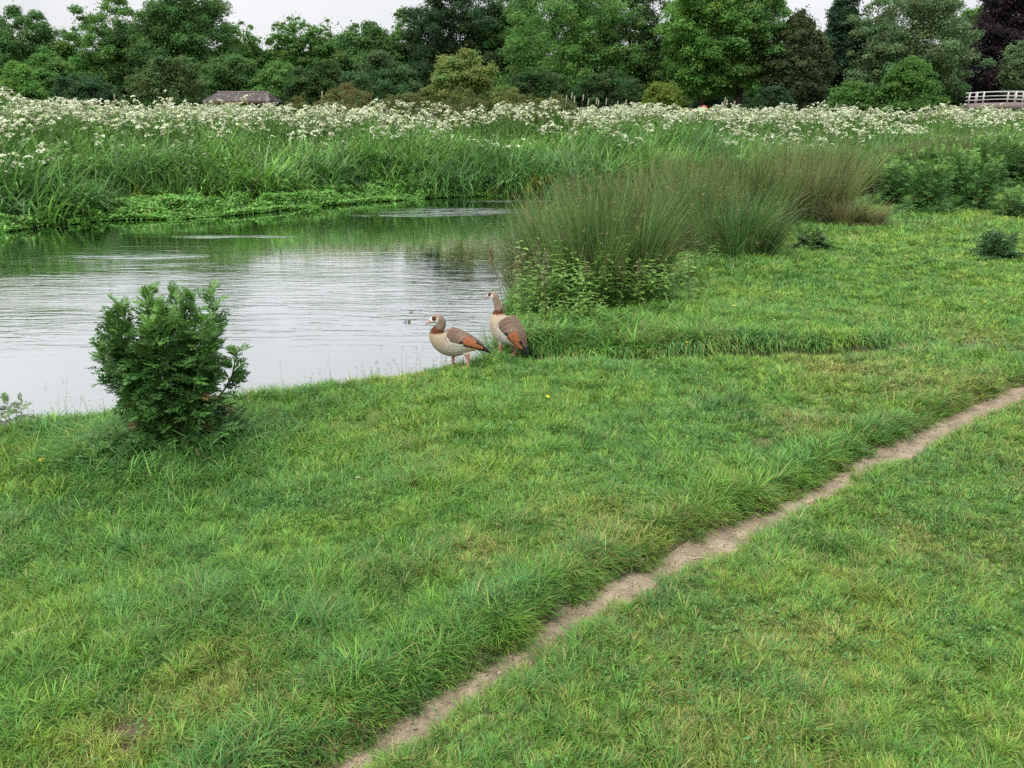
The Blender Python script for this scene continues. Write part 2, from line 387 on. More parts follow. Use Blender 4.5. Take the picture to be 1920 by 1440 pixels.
# ------------------------------------------------------------------ lawn grass
tall = [  # pixel, radius m, extra length, radius along y
    (px(300, 845), .62, .12), (px(180, 850), .5, .08), (px(420, 830), .5, .10), (px(1080, 640), .7, .08), (px(1010, 640), .45, .10), (px(1180, 620), .8, .06), (px(940, 640), .35, .12), (px(890, 672), .30, .035),
    (px(1380, 500), 1.1, .10), (px(1560, 430), 1.5, .10), (px(1700, 415), 2.0, .08), (px(1000, 565), 1.2, .14), (px(1300, 640), .7, .04),
    (px(1270, 590), .7, .06), (px(60, 810), .4, .05), (px(560, 740), .5, .04),
    (px(420, 1130), .42, .035), (px(560, 1180), .30, .03), (px(880, 890), .40, .025), (px(1290, 735), .45, .03), (px(330, 960), .5, .03), (px(1250, 870), .3, .02), (px(760, 1060), .3, .03), (px(980, 760), .5, .02), (px(1560, 1120), .3, .02), (px(60, 1240), .3, .03)]
dry_spots = [(px(1120, 985), .45), (px(1740, 720), .75), (px(1600, 700), .6), (px(400, 1290), .30), (px(235, 1385), .22), (px(900, 1040), .22), (px(1850, 640), .6), (px(1480, 800), .35), (px(1500, 1200), .35), (px(1760, 1020), .35), (px(1300, 1330), .25)]
def dry_field(X, Y):
    m = np.zeros(X.shape)
    for p, r in dry_spots: m = np.maximum(m, np.exp(-((X - p[0]) ** 2 + (Y - p[1]) ** 2) / r ** 2))
    return m * (.4 + 1.2 * fbm(X * 5, Y * 5 + 9, 2))
def grass_len(X, Y):
    n1 = fbm(X * 1.3, Y * 1.3); n2 = fbm(X * 4.5 + 3, Y * 4.5)
    Lg = .026 + .026 * np.clip(n1 * 1.5 - .25, 0, 1) + .042 * np.clip(n2 * 2.2 - .8, 0, 1) + .03 * np.clip(fbm(X * 9, Y * 9 + 31, 2) * 2.4 - 1.2, 0, 1)
    pd = path_d(X, Y); ps = path_side(X, Y) > 0
    Lg = Lg + ps * .050 * np.exp(-((pd - .28) / .20) ** 2) * (.5 + fbm(X * 2, Y * 2 + 7)) + ~ps * .012 * np.exp(-(pd / .35) ** 2)
    Lg = Lg * np.where(~ps, .80, 1)
    dd = ditch_d(X, Y); up = Y > np.interp(X, ditch[:, 0], ditch[:, 1])
    Lg = Lg + up * (.02 + .04 * sstep(1, 2.5, X)) * np.exp(-((dd - .22) / .16) ** 2) * (fbm(X * 2.2, Y * 2.2 + 7) + .35) * (X > -.2)
    Lg = Lg * (1.08 - .25 * dry_field(X, Y))
    for p, r, e in tall: Lg = Lg + e * np.exp(-((X - p[0]) ** 2 + (Y - p[1]) ** 2) / r ** 2)
    return Lg
def build_grass(n=2500000):
    half = R(41); r0, rk, r1 = 2.1, 4.2, 40.0
    # density in m^-2 : constant to rk, then falling as r^-1.55
    I1 = (rk ** 2 - r0 ** 2) / 2; I2 = rk ** 1.55 * (r1 ** .45 - rk ** .45) / .45
    u = rng.random(n) * (I1 + I2)
    r = np.where(u < I1, np.sqrt(r0 ** 2 + 2 * u), ((np.maximum(u - I1, 0)) * .45 / rk ** 1.55 + rk ** .45) ** (1 / .45))
    a = (rng.random(n) * 2 - 1) * half; X = r * np.sin(a); Y = r * np.cos(a)
    # gather into tufts
    g = np.where(r < 7, .055, np.where(r < 14, .085, .15)); ci = np.floor(X / g).astype(int); cj = np.floor(Y / g).astype(int)
    _h = lambda k: _T[(ci * 7 + cj * 3 + k * 31) & 255, (cj * 11 - ci * 5 + k * 17) & 255]
    cx_ = (ci + .1 + .8 * _h(1)) * g; cy_ = (cj + .1 + .8 * _h(2)) * g; pull = .12 + .38 * _h(3)
    ox, oy = (X - cx_), (Y - cy_); X = cx_ + ox * (1 - pull); Y = cy_ + oy * (1 - pull); t_az = np.arctan2(oy, ox); t_m = np.hypot(ox, oy) / g; th1 = _h(4); th2 = _h(5); th3 = _h(6)
    d = river_d(X, Y); keep = (d > .02) & ~farside(X, Y)
    pd = path_d(X, Y); hw = path_hw(X, Y); keep &= pd > hw * (.70 + .45 * rng.random(n) ** 2 + .70 * (fbm(X * 8, Y * 8) - .5) * 2 + .5 * (vn(X * 30, Y * 30) - .5))
    keep &= rng.random(n) > bare_m(X, Y) * .9
    keep &= rng.random(n) > .96 * np.exp(-(ditch_d(X, Y) / .11) ** 2) * sstep(4.3, 3.6, X)
    up_ = (Y > np.interp(X, ditch[:, 0], ditch[:, 1])) & (ditch_d(X, Y) < .19) & (X > 1.2) & (X < 4.0); keep &= ~(up_ & (rng.random(n) < .9 * sstep(.30, .55, fbm(X * 2.4 + 3, Y * 0 + 2, 2) + .08)))
    thin = sstep(.56, .74, fbm(X * 2.6 + 40, Y * 2.6 + 11)); keep &= rng.random(n) > thin * .22
    X, Y, r, d, pd, t_az, t_m, th1, th2, th3 = [z[keep] for z in (X, Y, r, d, pd, t_az, t_m, th1, th2, th3)]; n = len(X)
    Z = height(X, Y) - .004
    Lg = grass_len(X, Y) * (.55 + .75 * rng.random(n)) * (.80 + .65 * th1); Lg *= np.where(rng.random(n) < .012, 1.7, 1) * sstep(-.05, .25, d) * .6 + .4
    Lg = np.maximum(Lg, .018) * (1 + .012 * r)
    W = (.0028 + .0026 * rng.random(n)) * np.maximum(1, (r / 4) ** .80) * (.8 + 3.5 * Lg)
    # lean field: coherent in patches, over the path edge on the river side
    fa = fbm(X * .9, Y * .9, 2) * 14 + fbm(X * 3.3 + 50, Y * 3.3, 2) * 6
    az = np.where(rng.random(n) < .72, t_az + rng.normal(size=n) * .7, fa + rng.normal(size=n) * .8)
    lean = np.abs(rng.normal(size=n)) * .22 + .05 + .50 * t_m; bend = .2 + rng.random(n) * 1.2 + 2.0 * Lg
    ps = path_side(X, Y) > 0; nearp = ps & (rng.random(n) < np.exp(-(np.maximum(pd - .12, 0) / .22)) * .8)
    k = np.argmin([(X[nearp] - p[0]) ** 2 + (Y[nearp] - p[1]) ** 2 for p in path_c], axis=0)
    tx, ty = _pn[k].T; az[nearp] = np.arctan2(-tx, ty) + rng.normal(size=nearp.sum()) * .5
    dd = ditch_d(X, Y); lip = (Y > np.interp(X, ditch[:, 0], ditch[:, 1])) & (dd < .35) & (X > -.2) & (rng.random(n) < .75)
    az[lip] = -math.pi / 2 + rng.normal(size=lip.sum()) * .6; lean[lip] += .4; bend[lip] += .5
    # colour
    c_yel = np.array([.200, .325, .050]); c_mid = np.array([.118, .290, .044]); c_blue = np.array([.084, .225, .060]); c_straw = np.array([.33, .27, .12])
    q = fbm(X * 1.1 + 20, Y * 1.1, 3) ; q2 = fbm(X * 5 + 3, Y * 5 + 30, 2)
    s = np.clip((q - .5) * 1.8 + (q2 - .5) * 1.3 + (th2 - .5) * 1.1 + rng.normal(size=n) * .35 + sstep(7.5, 13, Y) * .30 + .55 * dry_field(X, Y) - 6 * np.clip(grass_len(X, Y) - .085, 0, .08), -1, 1)
    C = np.where((s > 0)[:, None], c_mid + (c_yel - c_mid) * np.abs(s)[:, None], c_mid + (c_blue - c_mid) * np.abs(s)[:, None])
    dry = rng.random(n) < (.05 + .20 * sstep(.55, .75, fbm(X * 1.7 + 80, Y * 1.7)) + .15 * np.exp(-(pd / .25) ** 2) + .25 * np.clip(bare_m(X, Y), 0, 1) + .08 * (~ps) + .42 * dry_field(X, Y))
    C[dry] = C[dry] * .35 + c_straw * .65 * (.7 + .5 * rng.random(dry.sum()))[:, None]
    C = C * ((.55 + .95 * rng.random(n) ** 1.2) * (.85 + .4 * th3))[:, None]
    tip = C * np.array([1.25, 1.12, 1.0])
    P = np.column_stack([X, Y, Z]); A = Acc()
    nearm = r < 6.5
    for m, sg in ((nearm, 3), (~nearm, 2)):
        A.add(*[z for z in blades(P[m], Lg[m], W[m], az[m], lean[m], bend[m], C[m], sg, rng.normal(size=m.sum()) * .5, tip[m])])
    tag(A.build('grass', M_grass), 'short lush green meadow grass beside the river', None, None, 'stuff')
build_grass()

def build_clover():
    n = 160000; r = 2.3 + 15 * rng.random(n) ** .8; a = (rng.random(n) * 2 - 1) * R(40); X = r * np.sin(a); Y = r * np.cos(a)
    m = (fbm(X * 1.9 + 70, Y * 1.9 + 33, 3) > .60) & (river_d(X, Y) > .3) & ~farside(X, Y) & (path_d(X, Y) > .2); X, Y, r = X[m], Y[m], r[m]; n = len(X)
    Z = height(X, Y) + .012 + .035 * rng.random(n); C = np.array([.095, .235, .055]) * (.6 + .7 * rng.random((n, 1)))
    A = Acc(); A.add(*leaves(np.column_stack([X, Y, Z]), rng.normal(size=(n, 3)) * .45 + np.array([0, 0, 1]), (.010 + .010 * rng.random(n)) * (1 + .04 * r), C, .85))
    tag(A.build('clover', M_leaf), 'low clover leaves mixed into the turf', None, None, 'stuff')
build_clover()
# seeding grass stalks and long stems sticking up along the bank edge
def build_bank_stalks():
    n = 700; t = rng.random(n); pts = poly[2:11]; i = rng.integers(0, len(pts) - 1, n)
    P = pts[i] + (pts[i + 1] - pts[i]) * t[:, None] + rng.normal(size=(n, 2)) * .12 + np.array([0, -.12])
    P = np.column_stack([P, height(P[:, 0], P[:, 1])]); Lg = .10 + rng.random(n) ** 2 * .28
    C = np.array([.16, .20, .07]) * (.6 + .8 * rng.random(n))[:, None]; C[::3] = C[::3] * .4 + np.array([.25, .18, .12]) * .6
    az = rng.random(n) * 6.28; ln = rng.random(n) * .3; bd = rng.random(n) * .5
    A = Acc(); A.add(*blades(P, Lg, np.full(n, .0035), az, ln, bd, C, 3))
    h = blade_pos(P, Lg, az, ln, bd, .95); m = rng.random(n) < .6; k = 6
    H = np.repeat(h[m], k, 0) + rng.normal(size=(m.sum() * k, 3)) * np.array([.006, .006, .02])
    A.add(*leaves(H, rng.normal(size=H.shape), np.full(len(H), .014), np.repeat(C[m], k, 0) * np.array([1.2, .95, .9]), .5))
    tag(A.build('bank_grasses', M_grass), 'wispy seeding grass stalks along the near water edge', None, None, 'stuff')
build_bank_stalks()

# ------------------------------------------------------------------ far bank: reeds, umbels, cress
def far_points(n, y0, y1, xm=.68, pw=1.0):
    Y = y0 + (y1 - y0) * rng.random(n) ** pw; X = (rng.random(n) * 2 - 1) * (Y * xm + 3); return X, Y
def mat_w(X):
    u_l = px(215, 400, WZ)[0]; u_r = px(800, 372, WZ)[0]
    return 2.5 * sstep(u_l - .2, u_l + 1.2, X) * sstep(u_r + .6, u_r - 2.5, X) * (.75 + .5 * fbm(X * .8, X * 0 + 5)) + 1.3 * sstep(px(95, 422, WZ)[0], px(40, 428, WZ)[0], X)
def build_reeds():
    n = 125000; X = (rng.random(n) * 2 - 1) * 34; base = np.interp(X, fx_, fy_); off = rng.random(n) ** 1.25 * 10.5; Y = base + off
    keep = (np.abs(X) < Y * .66 + 3) & (off > mat_w(X) - .1); X, Y, off = X[keep], Y[keep], off[keep] - mat_w(X[keep]); n = len(X)
    d = river_d(X, Y); cov = fbm(X * .5 + 4, Y * .5, 3)
    keep = (d > -.05) & (rng.random(n) < (1.0 - .75 * sstep(4, 9, off)) * (.45 + .55 * sstep(.38, .55, fbm(X * 1.6, Y * 1.6 + 50, 2)))) ; X, Y, off, d, cov = X[keep], Y[keep], off[keep], d[keep], cov[keep]; n = len(X)
    Z = height(X, Y); hm = fbm(X * .35 + 9, Y * .35 + 2, 3)
    tallness = 1.05 + .45 * sstep(.3, .65, hm) + 1.7 * (fbm(X * 1.1, Y * 1.1 + 7, 2) - .5) + .40 * sstep(-2, 4, X) * sstep(12, 8, X)
    Lg = (tallness + .45 * sstep(0, 1.2, off) * sstep(9, 4, off)) * (.55 + .55 * rng.random(n)) * (.75 + .25 * sstep(-.1, .6, off)) * (1 - .35 * sstep(3, 7, off))
    Lg = np.minimum(Lg * 1.08, 2.15)
    az = rng.normal(size=n) * .8 + (fbm(X * .7 + 3, Y * .7 + 9) - .5) * 7; az = np.where(rng.random(n) < .25, rng.random(n) * 6.28, az)
    lean = .06 + np.abs(rng.normal(size=n)) * .22; bend = .4 + rng.random(n) * 2.1
    W = .034 + .040 * rng.random(n)
    a = np.array([.105, .250, .060]); b = np.array([.160, .350, .060]); c = np.array([.100, .200, .080]); f = fbm(X * .6 + 60, Y * .6, 3); g = fbm(X * 2.0, Y * 2.0 + 44, 2)
    k = sstep(.35, .65, f)[:, None]; C = a * (1 - k) + b * k; k = sstep(.5, .7, g)[:, None] * .8; C = C * (1 - k) + c * k
    C = C * (.45 + .95 * rng.random(n))[:, None]
    yel = (rng.random(n) < .5) & (fbm(X * 1.3 + 31, Y * 1.3) > .68) & (off < 1.3); C[yel] = np.array([.30, .36, .05]) * (.6 + .5 * rng.random(yel.sum()))[:, None]; Lg[yel] *= .7
    P = np.column_stack([X, Y, Z - .02]); A = Acc(); A.add(*blades(P, Lg, W, az, lean, bend, C, 4, rng.normal(size=n) * .7, C * np.array([1.25, 1.15, 1.05]), .4))
    # side leaves part way up the stems
    m = rng.random(n) < .8; q = blade_pos(P[m], Lg[m], az[m], lean[m], bend[m], .45); nn = len(q)
    A.add(*blades(q, Lg[m] * (.25 + .25 * rng.random(nn)), W[m] * 1.1, az[m] + rng.normal(size=nn) * 1.0, np.full(nn, .6) + rng.random(nn) * .4, .6 + rng.random(nn) * 1.1, C[m] * 1.08, 3, rng.normal(size=nn) * .5, None, .4))
    # flowering plumes, purplish brown
    m = (rng.random(n) < .06) & (fbm(X * .8 + 11, Y * .8 + 70) > .5); q = blade_pos(P[m], Lg[m], az[m], lean[m], bend[m], .98); k = 9
    H = np.repeat(q, k, 0) + rng.normal(size=(len(q) * k, 3)) * np.array([.03, .03, .06]) + np.array([.03, 0, .03])
    A.add(*leaves(H, rng.normal(size=H.shape), .03 + .03 * rng.random(len(H)), np.tile([.21, .165, .115], (len(H), 1)) * (.7 + .6 * rng.random(len(H)))[:, None], .4))
    tag(A.build('reeds', M_leaf), 'thick green reeds along the far river bank', None, None, 'stuff')
build_reeds()
def umbel_top(X, Y):
    return .86 + .45 * fbm(X * .22 + 5, Y * .22 + 3, 3) + 1.05 * (fbm(X * .62, Y * .45 + 3, 2) ** 1.5) + .15 * vn(X * 2, Y * 2)
def build_umbels():
    # leafy stems underneath
    n = 150000; Y = 21 + 50 * rng.random(n) ** 1.4; X = (rng.random(n) * 2 - 1) * (Y * .66 + 3)
    keep = farside(X, Y) & (river_d(X, Y) > 2.0); X, Y = X[keep], Y[keep]; n = len(X); T = umbel_top(X, Y); Z = height(X, Y)
    P = np.column_stack([X, Y, Z]); C = np.array([.11, .22, .045]) * (.5 + .75 * rng.random(n))[:, None] * (1 + .5 * (fbm(X * .5, Y * .5)[:, None] - .5))
    A = Acc(); A.add(*blades(P, T * (.4 + .45 * rng.random(n)), .02 + .02 * rng.random(n) + .0006 * Y, rng.random(n) * 6.28, .05 + rng.random(n) * .35, rng.random(n) * .9, C, 3, None, C * 1.2, .3))
    m = rng.random(n) < .9; q = P[m] + np.column_stack([rng.normal(size=m.sum()) * .1, rng.normal(size=m.sum()) * .1, T[m] * (.35 + .6 * rng.random(m.sum()))])
    A.add(*leaves(q, rng.normal(size=q.shape) + np.array([0, 0, 1.0]), .08 + .10 * rng.random(len(q)), C[m] * np.array([1.1, 1.15, 1]), .5))
    tag(A.build('meadow_herbage', M_leaf), 'green leafy herbage beneath the white umbel flowers', None, None, 'stuff')
    # flower heads
    n = 56000; Y = 21 + 52 * rng.random(n) ** 1.25; X = (rng.random(n) * 2 - 1) * (Y * .66 + 3)
    g = 1.15; ci = np.floor(X / g).astype(int); cj = np.floor(Y / g).astype(int); _h = lambda k: _T[(ci * 7 + cj * 3 + k * 31) & 255, (cj * 11 - ci * 5 + k * 17) & 255]
    cx_ = (ci + .2 + .6 * _h(1)) * g; cy_ = (cj + .2 + .6 * _h(2)) * g; dm = np.hypot(X - cx_, Y - cy_) / g; X = cx_ + (X - cx_) * .85; Y = cy_ + (Y - cy_) * .85; hh3 = _h(3)
    d = river_d(X, Y); pm = fbm(X * .28 + 15, Y * .5 + 8, 3)
    band = sstep(4.0, 7.2, d + (fbm(X * .5, Y * .5 + 20) - .5) * 13 + 2.6 * sstep(5, 16, X))
    keep = farside(X, Y) & (rng.random(n) < band * (.10 + .90 * sstep(.38, .60, .5 * pm + .5 * fbm(X * 1.3, Y * 1.3 + 8, 2))))
    X, Y, dm, hh3 = X[keep], Y[keep], dm[keep], hh3[keep]; n = len(X)
    Z = height(X, Y) + (umbel_top(X, Y) + .30 * (hh3 - .45) - .45 * dm ** 2) * (1.03 - .30 * rng.random(n) ** 2)
    rr = (.052 + .062 * rng.random(n)) * (1 + .006 * Y); k = 11
    phi = rng.random((n, k)) * 6.28; ct = rng.random((n, k)) ** .6 * 1.0
    off = np.stack([np.cos(phi) * ct, np.sin(phi) * ct, .55 * (1 - ct ** 2)], 2) * rr[:, None, None]
    tilt = rng.normal(size=(n, 1, 2)) * .35; off[:, :, 2:3] += off[:, :, :1] * tilt[:, :, :1] + off[:, :, 1:2] * tilt[:, :, 1:]
    H = (np.column_stack([X, Y, Z])[:, None] + off).reshape(-1, 3)
    Nn = (off / rr[:, None, None] * .8 + np.array([0, 0, .8])).reshape(-1, 3) + rng.normal(size=(n * k, 3)) * .25
    w1 = np.array([.72, .77, .55]); w2 = np.array([.42, .48, .22]); w3 = np.array([.52, .50, .36]); q = rng.random(n)[:, None]
    C = np.where(q < .62, w1, np.where(q < .85, w3, w2)) * (.8 + .3 * rng.random((n, 1)))
    C = np.repeat(C, k, 0) * (.85 + .3 * rng.random((n * k, 1)))
    A = Acc(); A.add(*leaves(H, Nn, np.repeat(rr, k) * .85, C, .85))
    P = np.column_stack([X, Y, Z]); P[:, 2] -= .42
    A.add(*blades(P, np.full(n, .42), np.full(n, .012) + .0003 * Y, rng.random(n) * 6.28, np.zeros(n) + .03, np.zeros(n), np.tile([.13, .22, .06], (n, 1)), 1))
    tag(A.build('umbel_flowers', M_petal), 'mass of white umbel flower heads across the far meadow', None, None, 'stuff')
build_umbels()
def build_cress():
    n = 150000; X = -16 + rng.random(n) * 17; base = np.interp(X, fx_, fy_); mw = mat_w(X)
    off = rng.random(n) * 3.6 - .45; edge = (fbm(X * 1.7, X * 0 + 3, 3) - .5) * 1.0
    Y = base + off; keep = (off > np.where(mw > .3, -.35, -.05) + edge * .8 * (mw > .3)) & (off < mw + .5) & (np.abs(X) < Y * .68 + 1); X, Y, off = X[keep], Y[keep], off[keep]; n = len(X)
    Z = np.maximum(WZ, height(X, Y)) + .01 + (.04 + .34 * rng.random(n)) * sstep(.30, .62, fbm(X * 2.2, Y * 2.2)) * (.35 + .65 * sstep(-.3, .8, off))
    C = np.array([.16, .38, .065]) * (.45 + .8 * rng.random(n))[:, None] * (.7 + .6 * fbm(X * 3, Y * 3))[:, None]
    br = rng.random(n) < .04; C[br] = [.22, .2, .08]
    A = Acc(); A.add(*leaves(np.column_stack([X, Y, Z]), rng.normal(size=(n, 3)) * .45 + np.array([0, -.2, 1]), .05 + .08 * rng.random(n), C, .7))
    tag(A.build('watercress', M_leaf), 'bright green watercress mat floating against the far bank', None, None, 'stuff')
build_cress()

# ------------------------------------------------------------------ rush tussocks
def rush(u, v, r, h, n, c1, c2, lean=.25, bend=.35, heads=.5, hc=(.25, .215, .10), wd=.006, bias=(0, 0), label='', z=None, elong=1.0):
    n = int(n * 1.0); p = px(u, v, 0 if z is None else z); p[2] = hz(p[0], p[1])
    ns_ = max(9, int(46 * r)); sr = r * np.sqrt(rng.random(ns_)); sa = rng.random(ns_) * 6.28; si = rng.integers(0, ns_, n)
    bx_ = (sr * np.cos(sa))[si] * elong + rng.normal(size=n) * .055; by_ = (sr * np.sin(sa))[si] + rng.normal(size=n) * .055; rad = np.hypot(bx_, by_)
    sdx = (rng.normal(size=ns_) * .45)[si]; sdy = (rng.normal(size=ns_) * .45)[si]; shh = (.80 + .32 * rng.random(ns_))[si]; scc = (.70 + .6 * rng.random(ns_))[si]
    P = np.column_stack([bx_, by_, np.zeros(n)]); gx = p[0] + bx_; gy = p[1] + by_; P[:, 2] = height(gx, gy) - p[2] - .02
    sw = (fbm(gx * 3 + 9, gy * 3) - .5) * 2.2; dx = bx_ / (r * elong) + rng.normal(size=n) * .42 + bias[0] + sw * .6 + sdx; dy = by_ / r + rng.normal(size=n) * .42 + bias[1] + sdy; az = np.arctan2(dy, dx); mag = np.hypot(dx, dy)
    ln = np.clip(lean * mag * .6, 0, 1.0); bd = bend * (.3 + rng.random(n)) * (.4 + mag * .6) + (rng.random(n) < .08) * 1.4
    Lg = h * (.42 + .66 * rng.random(n)) * (1 - .12 * rad / r) * shh * 1.06
    c1 = np.array(c1); c2 = np.array(c2); k = rng.random((n, 1)); dead = rng.random(n) < .07; C = (c1 * (1 - k) + c2 * k); C[dead] = [.30, .25, .13]; bd[dead] += rng.random(dead.sum()) * 1.3; C = C * (.35 + 1.0 * rng.random((n, 1))) * scc[:, None]
    root = empty('rush_tussock', p); tag(root, label, 'rush', 'rush tussocks by the water')
    A = Acc(); tipc = C * np.array([1.1, 1.0, .9]); A.add(*blades(P, Lg, np.full(n, wd * 2.0) * (.5 + .9 * rng.random(n)), az, ln, bd, C, 4, rng.normal(size=n), tipc)); A.build('stems', M_grass, root)
    m = rng.random(n) < heads * .20
    q = blade_pos(P[m], Lg[m], az[m], ln[m], bd[m], .88); kk = 5
    H = np.repeat(q, kk, 0) + rng.normal(size=(len(q) * kk, 3)) * .014
    B = Acc(); B.add(*leaves(H, rng.normal(size=H.shape), .016 + .02 * rng.random(len(H)), np.array(hc) * (.6 + .8 * rng.random((len(H), 1))), .6)); B.build('seed_heads', M_grass, root)['kind'] = 'stuff'
    return root
gg = (.120, .250, .070); gb = (.16, .26, .085); bw = (.155, .25, .075); dk = (.080, .180, .045)
rush(1120, 548, .80, 1.78, 4600, gg, gb, .30, .35, .35, label='tall spreading rush tussock just behind the standing geese, nettles at its foot')
rush(1015, 520, .50, 1.40, 1700, gg, (.15, .18, .08), .35, .4, .5, label='thin rush tussock leaning over the water left of the tall spreading one')
rush(1385, 488, .50, 1.40, 2600, dk, gg, .42, .55, .15, bias=(.45, 0), label='dark green rush tussock arching over the lawn edge, tallest of the right-hand pair')
rush(1285, 470, .62, 1.65, 2400, gg, bw, .25, .3, .7, label='grey green rush tussock with brown seed heads between the two tall clumps')
rush(1250, 432, .95, 1.85, 2600, gb, bw, .22, .3, .8, wd=.009, label='brown topped rush tussock rising behind the grey green one')
rush(1400, 425, .95, 1.85, 2600, gb, bw, .22, .3, .8, wd=.009, label='brown topped rush tussock behind the dark green arching one')
rush(1515, 415, .85, 1.75, 2800, (.13, .22, .07), (.19, .22, .08), .25, .35, .8, wd=.009, bias=(.2, 0), label='rusty brown rush tussock at the lawn edge beside the leafy hemlock')
rush(1598, 424, .55, .95, 2200, (.14, .19, .07), (.21, .20, .085), .6, 1.1, .1, wd=.010, bias=(.5, 0), label='low dark brown tussock drooping onto the lawn')
rush(1530, 366, 1.5, 1.95, 3600, (.16, .28, .08), (.19, .27, .10), .3, .4, .1, wd=.016, label='pale green feathery tussock behind the rusty brown rushes')
rush(1700, 352, 1.2, 1.75, 3600, gb, (.17, .19, .10), .3, .4, .4, wd=.013, label='grey green rush tussock behind the leafy hemlock plants')
rush(1800, 347, 1.3, 2.1, 3600, (.12, .17, .07), bw, .3, .4, .5, wd=.013, label='brownish rush tussock in front of the white flowers at the right')
rush(1105, 392, .9, 1.1, 1500, gg, (.14, .18, .07), .3, .4, .3, wd=.012, label='green rush tussock standing by the river bend')

# ------------------------------------------------------------------ lobed herbs (hemlock / ragwort like)
def pinnate(base, dirv, up, Lg, C, r, npair=7, seg=None):
    """deeply cut leaf: rachis with lobed leaflets -> (V,F,C)"""
    dirv = dirv / np.linalg.norm(dirv); side = np.cross(up, dirv); side /= np.linalg.norm(side) + 1e-9; up2 = np.cross(dirv, side)
    V = []; F = []; Cc = []
    def pt(s, w_, z_=0): 
        return base + dirv * s * Lg + side * w_ * Lg + up2 * (z_ * Lg - .35 * s * s * Lg)
    def tri(a, b, c, cc): i = len(V); V.extend([a, b, c]); F.append([i, i + 1, i + 2]); Cc.extend([cc] * 3)
    tri(pt(0, -.012), pt(0, .012), pt(1, 0), C * 1.2)
    for k in range(npair):
        s = .18 + .80 * k / npair; wl = .36 * math.sin(math.pi * (.22 + .72 * k / npair)) * (.85 + .3 * r.random())
        for sg in (-1, 1):
            cc = C * (.8 + .4 * r.random()); z_ = .05 * r.normal()
            fx = .12
            root = pt(s, 0)
            for (ds, w1) in ((0.02, 1.0), (.075, .72), (-.045, .66), (.12, .42)):
                tipp = pt(s + fx * w1 + ds, sg * wl * w1, z_ + .03); m1 = pt(s + fx * w1 * .5 + ds * .5 - .030, sg * wl * w1 * .55, z_); m2 = pt(s + fx * w1 * .5 + ds * .5 + .030, sg * wl * w1 * .55, z_)
                i = len(V); V.extend([root, m1, tipp, m2]); F.append([i, i + 1, i + 2]); F.append([i, i + 2, i + 3]); Cc.extend([cc] * 4)
    return np.array(V), np.array(F), np.array(Cc)
def herb(p, h, spread, nst, nleaf, llen, seed, C, label, cat='plant', group=None, name='hemlock_plant', low=0, lowr=.5, topc=(.17, .33, .065), npair=6, vase=.6, plan=None):
    r = np.random.default_rng(seed); root = empty(name, p); tag(root, label, cat, group)
    S = Acc(); Lf = Acc(); C = np.array(C); topc = np.array(topc)
    tips = []
    nst = nst if plan is None else len(plan)
    for i in range(nst):
        a = 6.28 * i / nst + r.random() * .6; sp = spread * math.sqrt(.04 + .96 * r.random()); hh = h * (.86 + .14 * r.random()) * (1 - .10 * (sp / spread) ** 3)
        if plan is not None: tx_, hh = plan[i]; tx_ *= .90; hh *= .98; ty_ = r.normal() * .16; a = math.atan2(ty_, tx_); sp = math.hypot(tx_, ty_) / (vase + .12)
        t = np.linspace(0, 1, 9)[:, None]; pts = np.hstack([math.cos(a) * sp * (vase * np.sin(t * 1.5) ** 1.3 + .12), math.sin(a) * sp * (vase * np.sin(t * 1.5) ** 1.3 + .12), t * hh]) + np.hstack([r.normal(size=(9, 2)) * .006, np.zeros((9, 1))])
        V, F = tube(pts, np.linspace(.011, .004, 9) * (h / 1.1), 6); S.add(V, F, np.array([.10, .19, .05]) * (.8 + .3 * r.random()))
        per = nleaf // nst
        for j in range(per):
            s = .12 + .88 * ((j + r.random()) / per) ** (1 if plan is None else .8); q = np.array([np.interp(s, t[:, 0], pts[:, k]) for k in range(3)])
            if plan is not None and s < .30 and r.random() < .75: continue
            b = r.random() * 6.28 if r.random() < (.35 if s < .8 else .8) else a + r.normal() * 1.1
            el = .15 + .9 * s ** 2 + r.normal() * .2
            dv = np.array([math.cos(b) * math.cos(el), math.sin(b) * math.cos(el), math.sin(el)])
            ll = llen * (1.15 - .5 * s) * (.75 + .5 * r.random())
            k = max(0, s - .70) / .30; cc = (C * (1 - k) + topc * k) * (.6 + .8 * r.random()); cc = np.array([.20, .17, .06]) if (s < .45 and r.random() < .06) else cc
            V, F, Cc = pinnate(q, dv, np.array([0, 0, 1.0]) + r.normal(size=3) * .5, ll, cc, r, npair); Lf.add(V, F, Cc)
    for j in range(low):
        b = r.random() * 6.28; rr = lowr * math.sqrt(r.random()); q = np.array([math.cos(b) * rr, math.sin(b) * rr * .7, .02 + r.random() * .28 * h * (1 - .6 * rr / lowr)])
        dv = np.array([math.cos(b) * .9, math.sin(b) * .9, r.normal() * .35 + .2]); cc = C * (.55 + .6 * r.random())
        V, F, Cc = pinnate(q, dv, np.array([0, 0, 1.0]) + r.normal(size=3) * .3, llen * (.7 + .5 * r.random()), cc, r, npair); Lf.add(V, F, Cc)
    S.build('stems', M_leaf, root); Lf.build('foliage', M_leaf, root); return root
p = px(326, 845); p[2] = hz(p[0], p[1])
herb(p, 1.12, .55, 22, 1450, .175, 5, (.066, .165, .036), 'big bushy dark green hemlock plant on the grass bank against the water', low=170, lowr=.46, npair=7, vase=.66, topc=(.13, .28, .05), plan=[(-.50, .78), (-.44, .90), (-.37, 1.02), (-.30, 1.10), (-.22, 1.14), (-.14, 1.17), (-.06, 1.14), (.03, 1.02), (.08, .96), (.15, 1.10), (.23, 1.17), (.31, 1.18), (.38, 1.15), (.44, 1.05), (.47, .92), (.52, .70), (.0, 1.10), (.04, 1.13), (-.02, .95), (-.10, .80), (.12, .78), (.28, .84), (-.28, .76)])
